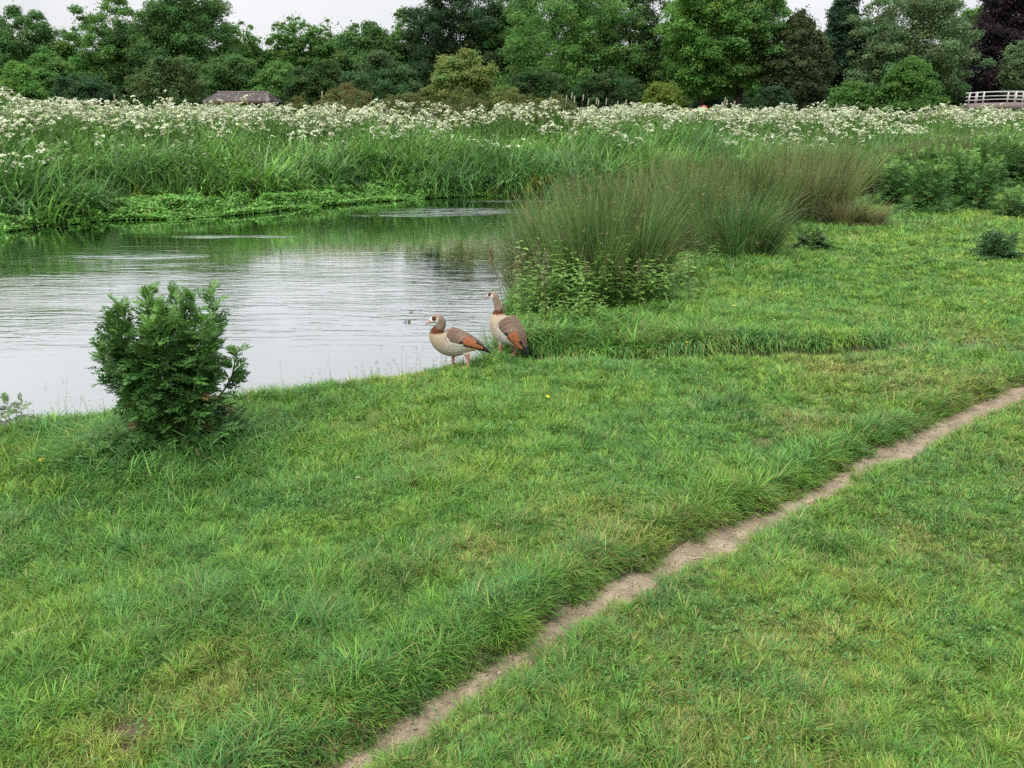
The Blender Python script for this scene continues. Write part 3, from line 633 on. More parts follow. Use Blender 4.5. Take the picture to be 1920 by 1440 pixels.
p = px(22, 800); p[2] = hz(p[0], p[1])
herb(p, .34, .14, 3, 46, .13, 8, (.12, .21, .06), 'small pale thistle at the left edge of the bank', 'plant', None, 'thistle_plant', low=10, lowr=.12)
p = px(170, 880); p[2] = hz(p[0], p[1])
herb(p, .12, .16, 5, 46, .15, 9, (.08, .18, .045), 'low ferny seedling in the grass before the big hemlock', 'plant', None, 'hemlock_seedling', low=20, lowr=.14)
p = px(1866, 482); p[2] = hz(p[0], p[1])
herb(p, .40, .32, 9, 150, .24, 10, (.060, .140, .045), 'small round dark thistle alone on the right-hand lawn', 'plant', None, 'thistle_plant', low=60, lowr=.32, topc=(.06, .12, .05))
p = px(1520, 468); p[2] = hz(p[0], p[1])
herb(p, .30, .28, 7, 110, .22, 11, (.055, .125, .04), 'low ragged thistle on the lawn below the rusty brown rushes', 'plant', None, 'thistle_plant', low=50, lowr=.34, topc=(.10, .19, .05))
p = px(1908, 408); p[2] = hz(p[0], p[1])
herb(p, .75, .45, 8, 150, .3, 12, (.07, .16, .04), 'dark thistle cut by the right edge of the picture', 'plant', None, 'thistle_plant', low=60, lowr=.5)
HG = 'leafy hemlocks along the lawn edge'
hem = [(1735, 402, 1.35, .75, 'broad leafy hemlock nearest the lawn, brown leaves at its foot'), (1828, 392, 1.45, .8, 'bright leafy hemlock on the lawn edge nearest the picture right'),
       (1672, 385, 1.25, .75, 'leafy hemlock just right of the drooping brown tussock'), (1790, 384, 1.55, .7, 'dark leafy hemlock between the two nearest on the lawn edge'),
       (1640, 362, 1.3, .9, 'pale leafy hemlock behind the drooping brown tussock'), (1712, 366, 1.5, .9, 'hemlock in the second row, behind the broad one'),
       (1762, 366, 1.6, .8, 'tall hemlock in the second row, centre of the clump'), (1845, 360, 1.9, 1.0, 'tall hemlock at the back near the white flowers'), (1905, 352, 1.7, 1.1, 'big leafy bush of hemlock behind the far lawn corner')]
hr = [herb((0, 0, 0), 1.4, .7, 13, 420, .27, 20 + i, (.085, .205, .045), HG, low=110, lowr=.7, npair=5) for i in range(3)]
for i, (u, v, h, sp, lb) in enumerate(hem):
    o = hr[i] if i < 3 else copy_tree(hr[i % 3]); p = px(u, v); o.location = (p[0], p[1], hz(p[0], p[1])); o.scale = (sp / .75, sp / .75, h / 1.4); o.rotation_euler = (0, 0, i * 1.3)
    tag(o, lb, 'plant', HG)

# ------------------------------------------------------------------ nettles and willowherb before the rushes
def stem_plant(h, npair, leafl, c, topc, seed, red=False):
    r = np.random.default_rng(seed); S = Acc(); Lf = Acc(); t = np.linspace(0, 1, 8)[:, None]
    bx_ = r.normal() * .06; by_ = r.normal() * .06; pts = np.hstack([bx_ * t ** 2, by_ * t ** 2, t]) * h
    V, F = tube(pts, np.linspace(.005, .002, 8), 5); S.add(V, F, (.16, .13, .07) if red else (.11, .16, .05))
    for k in range(npair):
        s = .12 + .86 * k / npair; q = np.array([np.interp(s, t[:, 0], pts[:, j]) for j in range(3)]); a0 = k * 1.57 + r.random() * .4
        for a in (a0, a0 + math.pi):
            ll = leafl * math.sin(math.pi * (.25 + .65 * s)) * (.8 + .4 * r.random()); cc = (np.array(c) * (1 - s) + np.array(topc) * s) * (.7 + .6 * r.random())
            d = np.array([math.cos(a), math.sin(a), .25]); sd = np.array([-math.sin(a), math.cos(a), 0]); dn = np.array([0, 0, -1.0])
            V = np.array([q, q + d * ll * .35 + sd * ll * .24, q + d * ll * .7 + sd * ll * .16 + dn * ll * .1, q + d * ll + dn * ll * .3, q + d * ll * .7 - sd * ll * .16 + dn * ll * .1, q + d * ll * .35 - sd * ll * .24, q + d * ll * .5 + dn * ll * .08])
            Lf.add(V, np.array([[0, 1, 6], [1, 2, 6], [2, 3, 6], [3, 4, 6], [4, 5, 6], [5, 0, 6]]), cc)
    if red:
        n = 60; q = pts[-1] + np.column_stack([r.normal(size=n) * .016, r.normal(size=n) * .016, -r.random(n) * .22]); V, F, C = leaves(q, r.normal(size=(n, 3)), np.full(n, .024), np.tile([.21, .17, .09], (n, 1)) * (.7 + .5 * r.random((n, 1))), .7, r); Lf.add(V, F, C)
    return S, Lf
def plants(name, label, cat, group, protos, spots):
    src = []
    for i, (S, Lf) in enumerate(protos):
        e = empty(name, (0, 0, 0)); S.build('stem', M_leaf, e); Lf.build('foliage', M_leaf, e); tag(e, label, cat, group); src.append(e)
    for i, (x, y, s) in enumerate(spots):
        o = src[i] if i < len(src) else copy_tree(src[i % len(src)])
        o.location = (x, y, hz(x, y)); o.scale = (s, s, s * random.uniform(.85, 1.15)); o.rotation_euler = (random.uniform(-.12, .12), random.uniform(-.12, .12), random.uniform(0, 6.28))
def spots_px(lst, jit):
    out = []
    for u0, v0, u1, v1, n, s in lst:
        for i in range(n):
            t = (i + .5) / n; q = px(u0 + (u1 - u0) * t, v0 + (v1 - v0) * t); x = q[0] + random.gauss(0, jit); y = q[1] + random.gauss(0, jit)
            if float(river_d(np.array([x]), np.array([y]))[0]) > .03: out.append((x, y, s * random.uniform(.75, 1.2)))
    return out
plants('nettle_plant', 'leafy green nettle at the foot of the tall rushes', 'plant', 'nettles at the foot of the rushes',
       [stem_plant(.62, 9, .13, (.11, .24, .045), (.19, .34, .07), 30 + i) for i in range(4)],
       spots_px([(985, 602, 1255, 572, 64, 1.0), (960, 625, 1160, 610, 34, .62), (1250, 545, 1330, 505, 14, .8), (1010, 578, 1235, 556, 36, 1.25), (940, 650, 1080, 640, 16, .42)], .10))
plants('willowherb_plant', 'red tipped willowherb between the geese and the tall rushes', 'plant', 'willowherbs at the water edge',
       [stem_plant(.85, 12, .11, (.12, .19, .05), (.24, .19, .10), 40 + i, True) for i in range(3)],
       spots_px([(950, 600, 990, 530, 7, .95), (985, 600, 1200, 580, 5, .8), (975, 560, 1000, 500, 4, 1.0)], .12))
def sedge(u, v, h, n, r, label, seed=0, c=(.09, .19, .07)):
    p = px(u, v); p[2] = hz(p[0], p[1]); an = rng.random(n) * 6.28; rd = r * np.sqrt(rng.random(n))
    P = np.column_stack([rd * np.cos(an), rd * np.sin(an), np.full(n, -.02)]); A = Acc(); C = np.array(c) * (.7 + .6 * rng.random((n, 1)))
    A.add(*blades(P, h * (.5 + .6 * rng.random(n)), np.full(n, .012), an + rng.normal(size=n) * .5, .15 + rng.random(n) * .4, .3 + rng.random(n) * .9, C, 4, rng.normal(size=n) * .4, None, .3))
    o = A.build('sedge_clump', M_leaf); o.location = tuple(p); tag(o, label, 'plant', 'sedges by the geese'); return o
sedge(893, 640, .42, 90, .13, 'broad bladed sedge clump at the water edge between the two geese')
sedge(925, 628, .48, 80, .14, 'sedge clump behind the upright goose, over the water')
sedge(1020, 652, .26, 160, .25, 'low leafy sedge clump just right of the upright goose', c=(.11, .24, .05))

# ------------------------------------------------------------------ small flowers
def buttercup(name, colr, cc, n, rad, hgt):
    A = Acc(); V, F = tube([(0, 0, 0), (.004, .002, hgt * .5), (0, .004, hgt)], .0015, 5); A.add(V, F, (.12, .22, .05))
    for k in range(n):
        a = 6.28 * k / n; d = np.array([math.cos(a), math.sin(a), .25]); s = np.array([-math.sin(a), math.cos(a), 0]); c = np.array([0, .004, hgt]); w_ = rad * (2.6 / n)
        A.add(np.array([c, c + d * rad * .6 - s * w_, c + d * rad, c + d * rad * .6 + s * w_]), np.array([[0, 1, 2], [0, 2, 3]]), colr)
    V, F = tube([(0, .004, hgt), (0, .004, hgt + .005)], rad * .25, 6); A.add(V, F, cc)
    return A.build(name, M_petal)
def scatter(src, pts, label, cat, group):
    for i, (u, v) in enumerate(pts):
        o = src if i == 0 else src.copy()
        if i: col.objects.link(o)
        p = px(u, v + 6); o.location = (p[0], p[1], hz(p[0], p[1])); o.rotation_euler = (random.uniform(-.3, .5), random.uniform(-.3, .3), random.uniform(0, 6.28)); s = random.uniform(.85, 1.2) * (1 + .02 * p[1]); o.scale = (s, s, 1)
        tag(o, label, cat, group)
scatter(buttercup('buttercup', (.85, .62, .02), (.6, .5, .02), 5, .017, .075),
        [(80, 873), (1160, 641), (1184, 638), (1595, 478), (1773, 467), (1867, 423), (1376, 584), (1428, 550), (1284, 650), (1022, 752), (1016, 667), (1655, 484), (1911, 462), (395, 800), (1120, 575), (1283, 560), (1840, 575), (1515, 620)],
        'yellow buttercup flower standing in the meadow grass', 'flower', 'buttercups in the grass')
scatter(buttercup('daisy', (.72, .72, .70), (.6, .45, .05), 12, .012, .045),
        [(1740, 451), (1780, 566), (1757, 568), (1815, 570), (1702, 558), (1735, 486), (1679, 423), (672, 905), (1870, 590), (1560, 540), (1262, 643), (1640, 600), (1450, 612), (1905, 575)],
        'tiny white daisy in the meadow grass', 'flower', 'daisies in the grass')

# dry stalks on the path
def stalk(u, v, ln, ang, label, bendy=.2, n=1):
    p = px(u, v); p[2] = hz(p[0], p[1]) + .012; A = Acc()
    for k in range(n):
        t = np.linspace(-.5, .5, 9); a = ang + .25 * k
        pts = np.stack([np.cos(a) * t * ln - np.sin(a) * bendy * ln * t * t + .01 * k, np.sin(a) * t * ln + np.cos(a) * bendy * ln * t * t, .004 + .014 * np.cos(t * 5 + k) ** 2], 1)
        V, F = tube(pts, np.linspace(.0035, .0018, 9), 6); A.add(V, F, (.46, .37, .23))
    o = A.build('dry_stalk', M_solid); o.location = tuple(p); tag(o, label, 'dry stalk', 'dry stalks lying on the path'); return o
stalk(1528, 926, .17, .35, 'bundle of bleached dry stalks across the middle of the path', .3, 3)
stalk(1400, 997, .08, .9, 'curled straw loop on the path edge', 1.8, 1)
stalk(1315, 1038, .15, -.15, 'straight pale straw on the path below the curled loop', .1, 1)
stalk(1480, 957, .10, .1, 'short pale straw on the path between the loop and the stalk bundle', .2, 1)
stalk(1575, 893, .12, -.6, 'pale forked straw at the upper path edge', .5, 2)
stalk(60, 1185, .18, .4, 'forked dry stem on the grass at the left edge', .2, 3)

def build_path_litter():
    n = 2600; k = rng.integers(0, len(path_c) - 1, n); P = path_c[k] + (path_c[k + 1] - path_c[k]) * rng.random((n, 1)); T = path_c[k + 1] - path_c[k]; T /= np.linalg.norm(T, axis=1)[:, None]
    side = rng.normal(size=n) * .08 + .03; P = P + np.stack([-T[:, 1], T[:, 0]], 1) * side[:, None]; z = height(P[:, 0], P[:, 1]) + .012
    C = np.where(rng.random((n, 1)) < .55, np.array([.10, .075, .05]), np.array([.36, .30, .22])) * (.6 + .7 * rng.random((n, 1)))
    A = Acc(); A.add(*leaves(np.column_stack([P, z]), rng.normal(size=(n, 3)) * .4 + np.array([0, 0, 1]), .006 + .012 * rng.random(n) ** 2, C, .6))
    m = 700; A.add(*blades(np.column_stack([P, z])[:m], .03 + .06 * rng.random(m), np.full(m, .0022), rng.random(m) * 6.28, np.full(m, 1.35), rng.random(m) * .3, np.array([.36, .29, .17]) * (.5 + .7 * rng.random((m, 1))), 2))
    tag(A.build('path_litter', M_solid), 'crumbs of soil and dead grass strewn along the path', None, None, 'stuff')
build_path_litter()
# leaf litter bits floating in the river
def float_leaf(u, v, s, label):
    p = px(u, v, WZ); A = Acc(); n = 7; q = rng.normal(size=(n, 3)) * np.array([s * .6, s * .3, .004]) + np.array([0, 0, .012])
    A.add(*leaves(q, rng.normal(size=(n, 3)) * .6 + np.array([0, 0, 1]), np.full(n, s), np.tile([.07, .11, .04], (n, 1)), .6))
    t = np.linspace(0, 1, 6); V, F = tube(np.stack([t * s * 2.2, t * 0, .005 + .05 * t * (1 - t) + .02 * t], 1), .0025, 5); A.add(V, F, (.08, .09, .04))
    o = A.build('floating_weed', M_leaf); o.location = tuple(p); tag(o, label, 'water weed', 'weed scraps floating off the bank')
float_leaf(764, 604, .05, 'dark weed scrap floating left of the geese'); float_leaf(771, 585, .025, 'small upright weed tip beyond the dark scrap')
float_leaf(846, 570, .035, 'low weed scrap floating above the nearer goose')

# ------------------------------------------------------------------ geese
def catmull(K, m):
    K = np.array(K, float); n = len(K); out = []
    for i in range(n - 1):
        p0 = K[max(i - 1, 0)]; p1 = K[i]; p2 = K[i + 1]; p3 = K[min(i + 2, n - 1)]
        for j in range(m):
            t = j / m; out.append(.5 * ((2 * p1) + (-p0 + p2) * t + (2 * p0 - 5 * p1 + 4 * p2 - p3) * t * t + (-p0 + 3 * p1 - 3 * p2 + p3) * t ** 3))
    out.append(K[-1]); return np.array(out)
def loft_goose(S, seg=20):
    T = np.gradient(S[:, :2], axis=0); T /= np.linalg.norm(T, axis=1)[:, None]; Nn = np.stack([-T[:, 1], T[:, 0]], 1)
    return T, Nn
def goose(loc, rz, keys, legs, label, head_i, eye, seed, bulk=1.0):
    keys = [(a_, b_, c_ * (bulk if i_ < 8 else 1), d_ * (bulk if i_ < 8 else 1)) for i_, (a_, b_, c_, d_) in enumerate(keys)]
    root = empty('goose', loc, rz); tag(root, label, 'goose', 'geese on the river bank')
    S = catmull(keys, 6); T, Nn = loft_goose(S); n = len(S); seg = 24; V = []
    for i in range(n):
        for j in range(seg):
            a = 2 * math.pi * j / seg; x = S[i, 0] + Nn[i, 0] * S[i, 3] * math.cos(a); z = S[i, 1] + Nn[i, 1] * S[i, 3] * math.cos(a); V.append((x, S[i, 2] * math.sin(a), z))
    F = [[i * seg + j, i * seg + (j + 1) % seg, (i + 1) * seg + (j + 1) % seg, (i + 1) * seg + j] for i in range(n - 1) for j in range(seg)]
    Q = [list(range(seg))[::-1], [(n - 1) * seg + j for j in range(seg)]]
    V = np.array(V); parts = [(V, [np.array(F), np.array(Q)])]
    for (hx, hy, hz_, kx, kz, fx, gz) in legs:        # hip, ankle, foot
        parts.append(tube([(hx, hy, hz_), ((hx + kx) / 2 - .005, hy, (hz_ + kz) / 2), (kx, hy, kz), (fx, hy, gz + .012), (fx + .012, hy, gz + .006)], [.034, .022, .0135, .0120, .010], 10))
        for dy in (-.030, 0, .030):
            parts.append(tube([(fx, hy, gz + .010), (fx + .035, hy + dy * .6, gz + .012), (fx + .072, hy + dy, gz + .005)], [.009, .008, .004], 8))
        web = np.array([(fx, hy, gz + .012), (fx + .064, hy - .026, gz + .011), (fx + .066, hy + .026, gz + .011), (fx, hy, gz + .002), (fx + .064, hy - .026, gz + .001), (fx + .066, hy + .026, gz + .001)])
        parts.append((web, [np.array([[0, 1, 2], [3, 5, 4]]), np.array([[0, 3, 4, 1], [1, 4, 5, 2], [2, 5, 3, 0]])]))
    A = Acc()
    for V_, F_ in parts: A.add(V_, F_, (1, 1, 1))
    tmp = A.build('goose_tmp', M_feather)
    md = tmp.modifiers.new('r', 'REMESH'); md.mode = 'VOXEL'; md.voxel_size = .0042
    ms = tmp.modifiers.new('s', 'SMOOTH'); ms.iterations = 5; ms.factor = .5
    dg = bpy.context.evaluated_depsgraph_get(); ev = tmp.evaluated_get(dg); me = bpy.data.meshes.new_from_object(ev)
    bpy.data.objects.remove(tmp, do_unlink=True); me.name = 'body'
    nv = len(me.vertices); co = np.empty(nv * 3, np.float32); me.vertices.foreach_get('co', co); co = co.reshape(-1, 3)
    # colour by the nearest station of the spine
    idx = np.empty(nv, int)
    for s0 in range(0, nv, 20000):
        c = co[s0:s0 + 20000]; idx[s0:s0 + 20000] = np.argmin((c[:, 0:1] - S[:, 0]) ** 2 + (c[:, 2:3] - S[:, 1]) ** 2 - .3 * S[:, 3] ** 2, axis=1)
    k = idx / 6.0                            # key index
    up = ((co[:, 0] - S[idx, 0]) * Nn[idx, 0] + (co[:, 2] - S[idx, 1]) * Nn[idx, 1]) / (S[idx, 3] + 1e-4)
    nz_ = fbm(co[:, 0] * 60, co[:, 2] * 60 + co[:, 1] * 40)
    belly = np.array([.46, .425, .375]); buff = np.array([.36, .285, .195]); back = np.array([.16, .115, .080]); blk = np.array([.012, .012, .014]); white = np.array([.70, .66, .60])
    hd = head_i
    C = np.tile(belly, (nv, 1)) * (1 + .25 * (nz_[:, None] - .5))
    def blend(C, w, c): return C * (1 - w[:, None]) + c * w[:, None]
    C = blend(C, sstep(hd - 8.5, hd - 6, k), buff)                                        # breast
    C = blend(C, sstep(.1, .5, up) * sstep(hd - 6.2, hd - 7.4, k), back)                  # back
    C = blend(C, sstep(2.6, 2.1, k), blk)                                                 # tail
    C = blend(C, sstep(.3, -.2, up) * sstep(3.2, 2.6, k) * sstep(1.5, 2.0, k), np.array([.55, .42, .25]))
    neck = sstep(hd - 4.6, hd - 4.2, k)
    C = blend(C, neck, np.array([.20, .145, .105]) * (.8 + .4 * nz_[:, None]))                                          # neck grey brown
    C = blend(C, sstep(hd - 4.95, hd - 4.5, k + .5 * (nz_ - .5)) * sstep(hd - 2.9, hd - 3.6, k + .8 * (nz_ - .5)) , np.array([.105, .034, .016]))   # rufous collar
    C = blend(C, sstep(hd - .5, hd + .35, k + .5 * (up < -.2)), white)                                      # face
    crown = sstep(.25, .6, up) * sstep(hd - 3.0, hd - 2.0, k) * sstep(hd + 1.5, hd + .8, k); C = blend(C, crown * .9, np.array([.20, .135, .09]))
    ex, ez = eye
    de = np.hypot((co[:, 0] - ex) * .85, co[:, 2] - ez); C = blend(C, sstep(.0255, .0195, de) * (np.abs(co[:, 1]) > .012), np.array([.070, .022, .012]))
    C = blend(C, sstep(hd + 2.55, hd + 2.8, k), np.array([.60, .27, .25]))               # bill
    C = blend(C, sstep(hd + 2.45, hd + 2.6, k) * sstep(hd + 2.95, hd + 2.8, k), np.array([.06, .03, .03]))
    C = blend(C, sstep(hd + 4.2, hd + 4.5, k), np.array([.10, .06, .06]))
    lowz = min(l[6] for l in legs); lg = np.zeros(nv, bool)
    for (hx, hy, hz_, kx, kz, fx, gz) in legs: lg |= (np.abs(co[:, 1] - hy) < .045) & (co[:, 2] < kz + .062) & (np.abs(co[:, 0] - fx) < .10) & (co[:, 0] > fx - .03)
    C[lg] = np.array([.55, .22, .19]) * (.85 + .3 * nz_[lg][:, None])
    ca = me.color_attributes.new('Col', 'FLOAT_COLOR', 'POINT'); ca.data.foreach_set('color', np.hstack([C, np.ones((nv, 1))]).astype(np.float32).ravel())
    me.materials.clear(); me.materials.append(M_feather); me.polygons.foreach_set('use_smooth', np.ones(len(me.polygons), bool))
    body = bpy.data.objects.new('body', me); col.objects.link(body); body.parent = root
    # folded wings
    i0 = int((hd - 6.5) * 6); ns = 120; nth = 48
    tip = np.array([S[4, 0] - .012, S[4, 1] + .012])
    for sg in (-1, 1):
        V = np.empty((ns, nth, 3)); C = np.empty((ns, nth, 3))
        for i in range(ns):
            s = i / (ns - 1); f = i0 * (1 - s) + 3 * s; a = int(f); b = min(a + 1, n - 1); fr_ = f - a; st = S[a] * (1 - fr_) + S[b] * fr_; nn = Nn[a] * (1 - fr_) + Nn[b] * fr_
            lo = np.interp(s, [0, .08, .2, .5, .72, .88, 1], [.75, 1.25, 1.55, 1.72, 2.0, 1.7, .8]); hi = np.interp(s, [0, .1, .5, 1], [.55, .16, .05, .02])
            ry = max(st[2], .030 * (1 - .7 * s)); rz_ = max(st[3], .030 * (1 - .7 * s))
            for j in range(nth):
                q = j / (nth - 1); th = hi + (lo - hi) * q; edge = min(q, 1 - q) * 2; ends = min(1, s / .10, (1 - s) / .05 + .1)
                kk = .95 + .16 * min(1, edge * 3.0) ** .6 * max(0, ends) ** .5
                # feather ridges
                kk += .008 * math.sin(s * 60 + q * 14)
                V[i, j] = (st[0] + nn[0] * rz_ * kk * math.cos(th), sg * ry * kk * math.sin(th), st[1] + nn[1] * rz_ * kk * math.cos(th))
                br = np.array([.135, .092, .066]) * (1 + .12 * math.sin(s * 60 + q * 14)) * (1.0 + .5 * math.exp(-((s - .42) / .12) ** 2 - ((q - .45) / .3) ** 2)) * (.9 + .2 * random.random()) * (.84 + .34 * ((s * 12 + .5 * (int(q * 7) % 2)) % 1) ** 2 + .10 * abs(((q * 7) % 1) - .5))
                ch = np.array([.29, .100, .040]); c = br
                bound = .40 + .16 * (1 - q)                       # chestnut secondaries: rear and low
                if s > bound and q > .30 + .6 * max(0, s - .70): c = ch * (1 + .15 * math.sin(q * 30))
                if s > bound - .06 and s <= bound + .02 and q > .72: c = np.array([.02, .022, .022])
                if q > .86 and s > .42 and s < .85: c = np.array([.02, .02, .022])
                if s > .68 and q <= .48 + .3 * (s > .86): c = np.array([.018, .016, .016]) if (q > .22 or s > .88) else br
                if s > .84: c = np.array([.016, .015, .016])
                if .06 < s < .46 and q > .86: c = np.array([.72, .70, .66])
                C[i, j] = c
        W = V.reshape(-1, 3); i = np.arange(ns - 1)[:, None] * nth; j = np.arange(nth - 1)[None]; F = np.stack([i + j, i + nth + j, i + nth + j + 1, i + j + 1], 2).reshape(-1, 4)
        if sg > 0: F = F[:, ::-1]
        mesh_np('wing', W, [F], M_feather, C.reshape(-1, 3), root, True)
    for sg in (-1, 1):
        ii = int(round((hd + .35) * 6)); yy = sg * (S[ii, 2] * .93)
        E = Acc()
        for (r_, cc, dy) in ((.0068, (.55, .16, .03), 0), (.0045, (.005, .005, .005), .0035)):
            la = np.linspace(0, math.pi, 9); lo_ = np.linspace(0, 2 * math.pi, 13)[:-1]
            V = np.array([(ex + r_ * math.sin(a) * math.cos(b), yy + sg * dy + r_ * math.sin(a) * math.sin(b), ez + r_ * math.cos(a)) for a in la for b in lo_])
            F = np.array([[i * 12 + j, i * 12 + (j + 1) % 12, (i + 1) * 12 + (j + 1) % 12, (i + 1) * 12 + j] for i in range(8) for j in range(12)]); E.add(V, F, cc)
        E.build('eye', M_petal, root, True)
    return root
k1 = [(-.385, .170, .018, .006), (-.330, .205, .034, .018), (-.250, .243, .062, .050), (-.149, .262, .092, .095), (-.056, .264, .108, .132), (.030, .272, .112, .138), (.100, .297, .100, .118),
      (.143, .338, .082, .088), (.140, .380, .060, .062), (.116, .416, .047, .050), (.096, .452, .040, .043), (.104, .486, .039, .042), (.130, .503, .039, .043), (.163, .500, .035, .040), (.194, .485, .025, .028),
      (.212, .474, .018, .019), (.236, .459, .0135, .0095), (.259, .447, .009, .004)]
g1 = px(848, 690); g1z = hz(g1[0] + .0, g1[1])
GP = g1 + np.array([0, .02, 0])
goose((GP[0], GP[1], hz(GP[0], GP[1]) - .005), math.pi - .10, k1, [(.0, -.045, .16, .0, .085, .0, 0), (-.15, .05, .18, -.165, .10, -.165, .02)],
      'stockier goose with neck drawn in, standing nearest the water', 12, (.166, .512), 1)
k2 = [(-.285, .075, .018, .006), (-.250, .115, .034, .018), (-.195, .175, .058, .048), (-.125, .235, .090, .090), (-.040, .278, .108, .122), (.035, .315, .112, .126), (.088, .362, .098, .106),
      (.112, .412, .074, .080), (.112, .460, .054, .056), (.110, .503, .044, .045), (.122, .548, .037, .038), (.142, .592, .035, .037), (.168, .622, .037, .041), (.205, .632, .035, .039), (.236, .622, .025, .028),
      (.254, .611, .018, .019), (.280, .594, .0135, .0095), (.306, .580, .009, .004)]
g2 = px(950, 668)
goose((g2[0], g2[1] + .02, hz(g2[0], g2[1]) + .015), math.pi - R(40), k2, [(.03, .055, .18, .045, .085, .045, 0), (-.07, -.055, .17, -.06, .085, -.06, 0)],
      'taller goose with neck stretched up, standing behind the stockier one', 12, (.208, .642), 2, 1.20)

# ------------------------------------------------------------------ trees
def crown_mesh(rx, rz, seed, c, nleaf=15000, npuff=60, lsize=.30, shape='round', open_=0.0, puffr=.26, name='crown', zb=0.0):
    """origin at the ground, the crown from zb to 2*rz+zb"""
    r = np.random.default_rng(seed); pts = []; npuff = int(npuff * 4.0); puffr = puffr * .70; nleaf = int(nleaf * 1.5); c = np.array(c) * 1.32
    while len(pts) < npuff:
        q = r.normal(size=3); q /= np.linalg.norm(q); q *= r.random() ** (1 / 3.2) 
        if shape == 'cone': t = (q[2] + 1) / 2; w_ = 1.08 * (1 - t) ** .75 + .06; q = np.array([q[0] / max(.2, math.sqrt(1 - q[2] ** 2)) * w_, q[1] / max(.2, math.sqrt(1 - q[2] ** 2)) * w_, q[2]])
        elif shape == 'column': t = (q[2] + 1) / 2; w_ = min(1, 1.5 * (1 - t) ** .42) * (.80 + .18 * (1 - t)); q = np.array([q[0] * w_ * 1.2, q[1] * w_ * 1.2, q[2]])
        elif shape == 'dome': q[2] = abs(q[2]) * 2 - 1; w_ = math.sqrt(max(0, 1 - ((q[2] + 1) / 2) ** 2)); q[:2] = q[:2] / max(.3, np.linalg.norm(q[:2])) * w_ * math.sqrt(r.random())
        elif shape == 'oak': q[2] = q[2] * .95 + .05; q[:2] *= 1 + .10 * r.normal()
        pts.append(q)
    Pp = np.array(pts); pr = puffr * (.55 + .8 * r.random(npuff)); top = (Pp[:, 2] > .35)
    if open_: pr = pr * np.where(top, 1 - open_ * .45, 1)
    cen = Pp * np.array([rx, rx, rz]) + np.array([0, 0, rz + zb]); rad = pr * (rx * .5 + rz * .5) * .85
    w_ = rad ** 2; w_ = w_ / w_.sum(); idx = r.choice(npuff, nleaf, p=w_)
    d = r.normal(size=(nleaf, 3)); d /= np.linalg.norm(d, axis=1)[:, None]; d[:, 2] = np.where(d[:, 2] < -.35, -d[:, 2], d[:, 2])
    sub = .80 + .22 * np.sin(d[:, 0] * 7 + idx * 1.7) * np.sin(d[:, 1] * 6 + idx) * np.cos(d[:, 2] * 8 + idx * .7)
    rr = rad[idx] * sub * (.45 + .72 * r.random(nleaf)); P = cen[idx] + d * rr[:, None] * np.array([1.1, 1.1, .85])
    fill = np.nonzero(r.random(nleaf) < (.30 if not open_ else .12))[0]; m_ = len(fill)          # twigs between the boughs
    ia = r.integers(0, npuff, m_); ib = (ia + 1 + r.integers(0, npuff - 1, m_)) % npuff; jb = r.integers(0, npuff, (6, m_)); dd_ = np.stack([np.linalg.norm(cen[ia] - cen[q_], axis=1) + (q_ == ia) * 99 for q_ in jb]); ib = jb[np.argmin(dd_, 0), np.arange(m_)]
    tt_ = r.random((m_, 1)); P[fill] = cen[ia] * (1 - tt_) + cen[ib] * tt_ + r.normal(size=(m_, 3)) * lsize * 1.2
    hang = r.random(nleaf) < .14; P[hang] += r.normal(size=(hang.sum(), 3)) * lsize * np.array([.9, .9, .6])
    low = P[:, 2] < .1; P[low, 2] = .1 + r.random(low.sum()) * .5
    Nn = d * .8 + r.normal(size=(nleaf, 3)) * .45 + np.array([0, 0, .45])
    pc = (.80 + .42 * r.random(npuff)); hue = r.normal(size=npuff) * .10
    C = np.array(c)[None] * pc[idx][:, None] * (.75 + .5 * r.random((nleaf, 1))); C[:, 0] *= 1 + hue[idx]; 
    V, F, Cc = leaves(P, Nn, lsize * (.6 + .8 * r.random(nleaf)), C, .6, r)
    return V, F, Cc, cen, rad
def trunk_mesh(h, r0, cen, seed, zb=0.0, c=(.07, .055, .042), nb=12):
    r = np.random.default_rng(seed + 99); A = Acc(); t = np.linspace(0, 1, 10)
    ax = np.stack([np.cumsum(r.normal(size=10)) * .03 * h * .12, np.cumsum(r.normal(size=10)) * .03 * h * .12, t * h - .3], 1); V, F = tube(ax, r0 * (1 - .78 * t) + r0 * .5 * (t < .05), 9); A.add(V, F, c)
    for k in range(nb):
        q = cen[r.integers(len(cen))]; zz = min(h * .85, max(.15 * h, q[2] * .55)); b = np.array([np.interp(zz, ax[:, 2], ax[:, j]) for j in range(3)])
        m = (b + q) / 2 + np.array([0, 0, h * .03]); V, F = tube([b, m, q], [r0 * .34, r0 * .22, r0 * .07], 6); A.add(V, F, np.array(c) * (.85 + .3 * r.random()))
    return A
def tree(u, vtop, hw, Y, c, seed, shape='round', label='', nleaf=None, npuff=60, open_=0.0, group=None, lsize=None, cat='tree', name='tree', zb=0.0, tr=.22, puffr=.26, th=.8):
    tp = far(u, vtop, Y); x = tp[0]; gz = hz(x, Y); H = tp[2] - gz; rx = hw / F_PX * Y
    rz = (H - zb) / 2; ls = (lsize or .0042 * Y) * .60; nl = int((nleaf or int(min(30000, 9500 + 520 * rx * rz))) * 2.1)
    root = empty(name, (x, Y, gz)); tag(root, label, cat, group)
    V, F, C, cen, rad = crown_mesh(rx, rz, seed, c, nl, npuff, ls, shape, open_, puffr, zb=zb)
    mesh_np('crown', V, F, M_tree, C, root)
    trunk_mesh(H * th, tr, cen, seed).build('trunk', M_bark, root); return root
G1 = (.078, .160, .046); G2 = (.098, .200, .050); G3 = (.115, .235, .050); G4 = (.095, .155, .055); G5 = (.036, .080, .036); YG = (.165, .225, .062); GR = (.115, .185, .080)
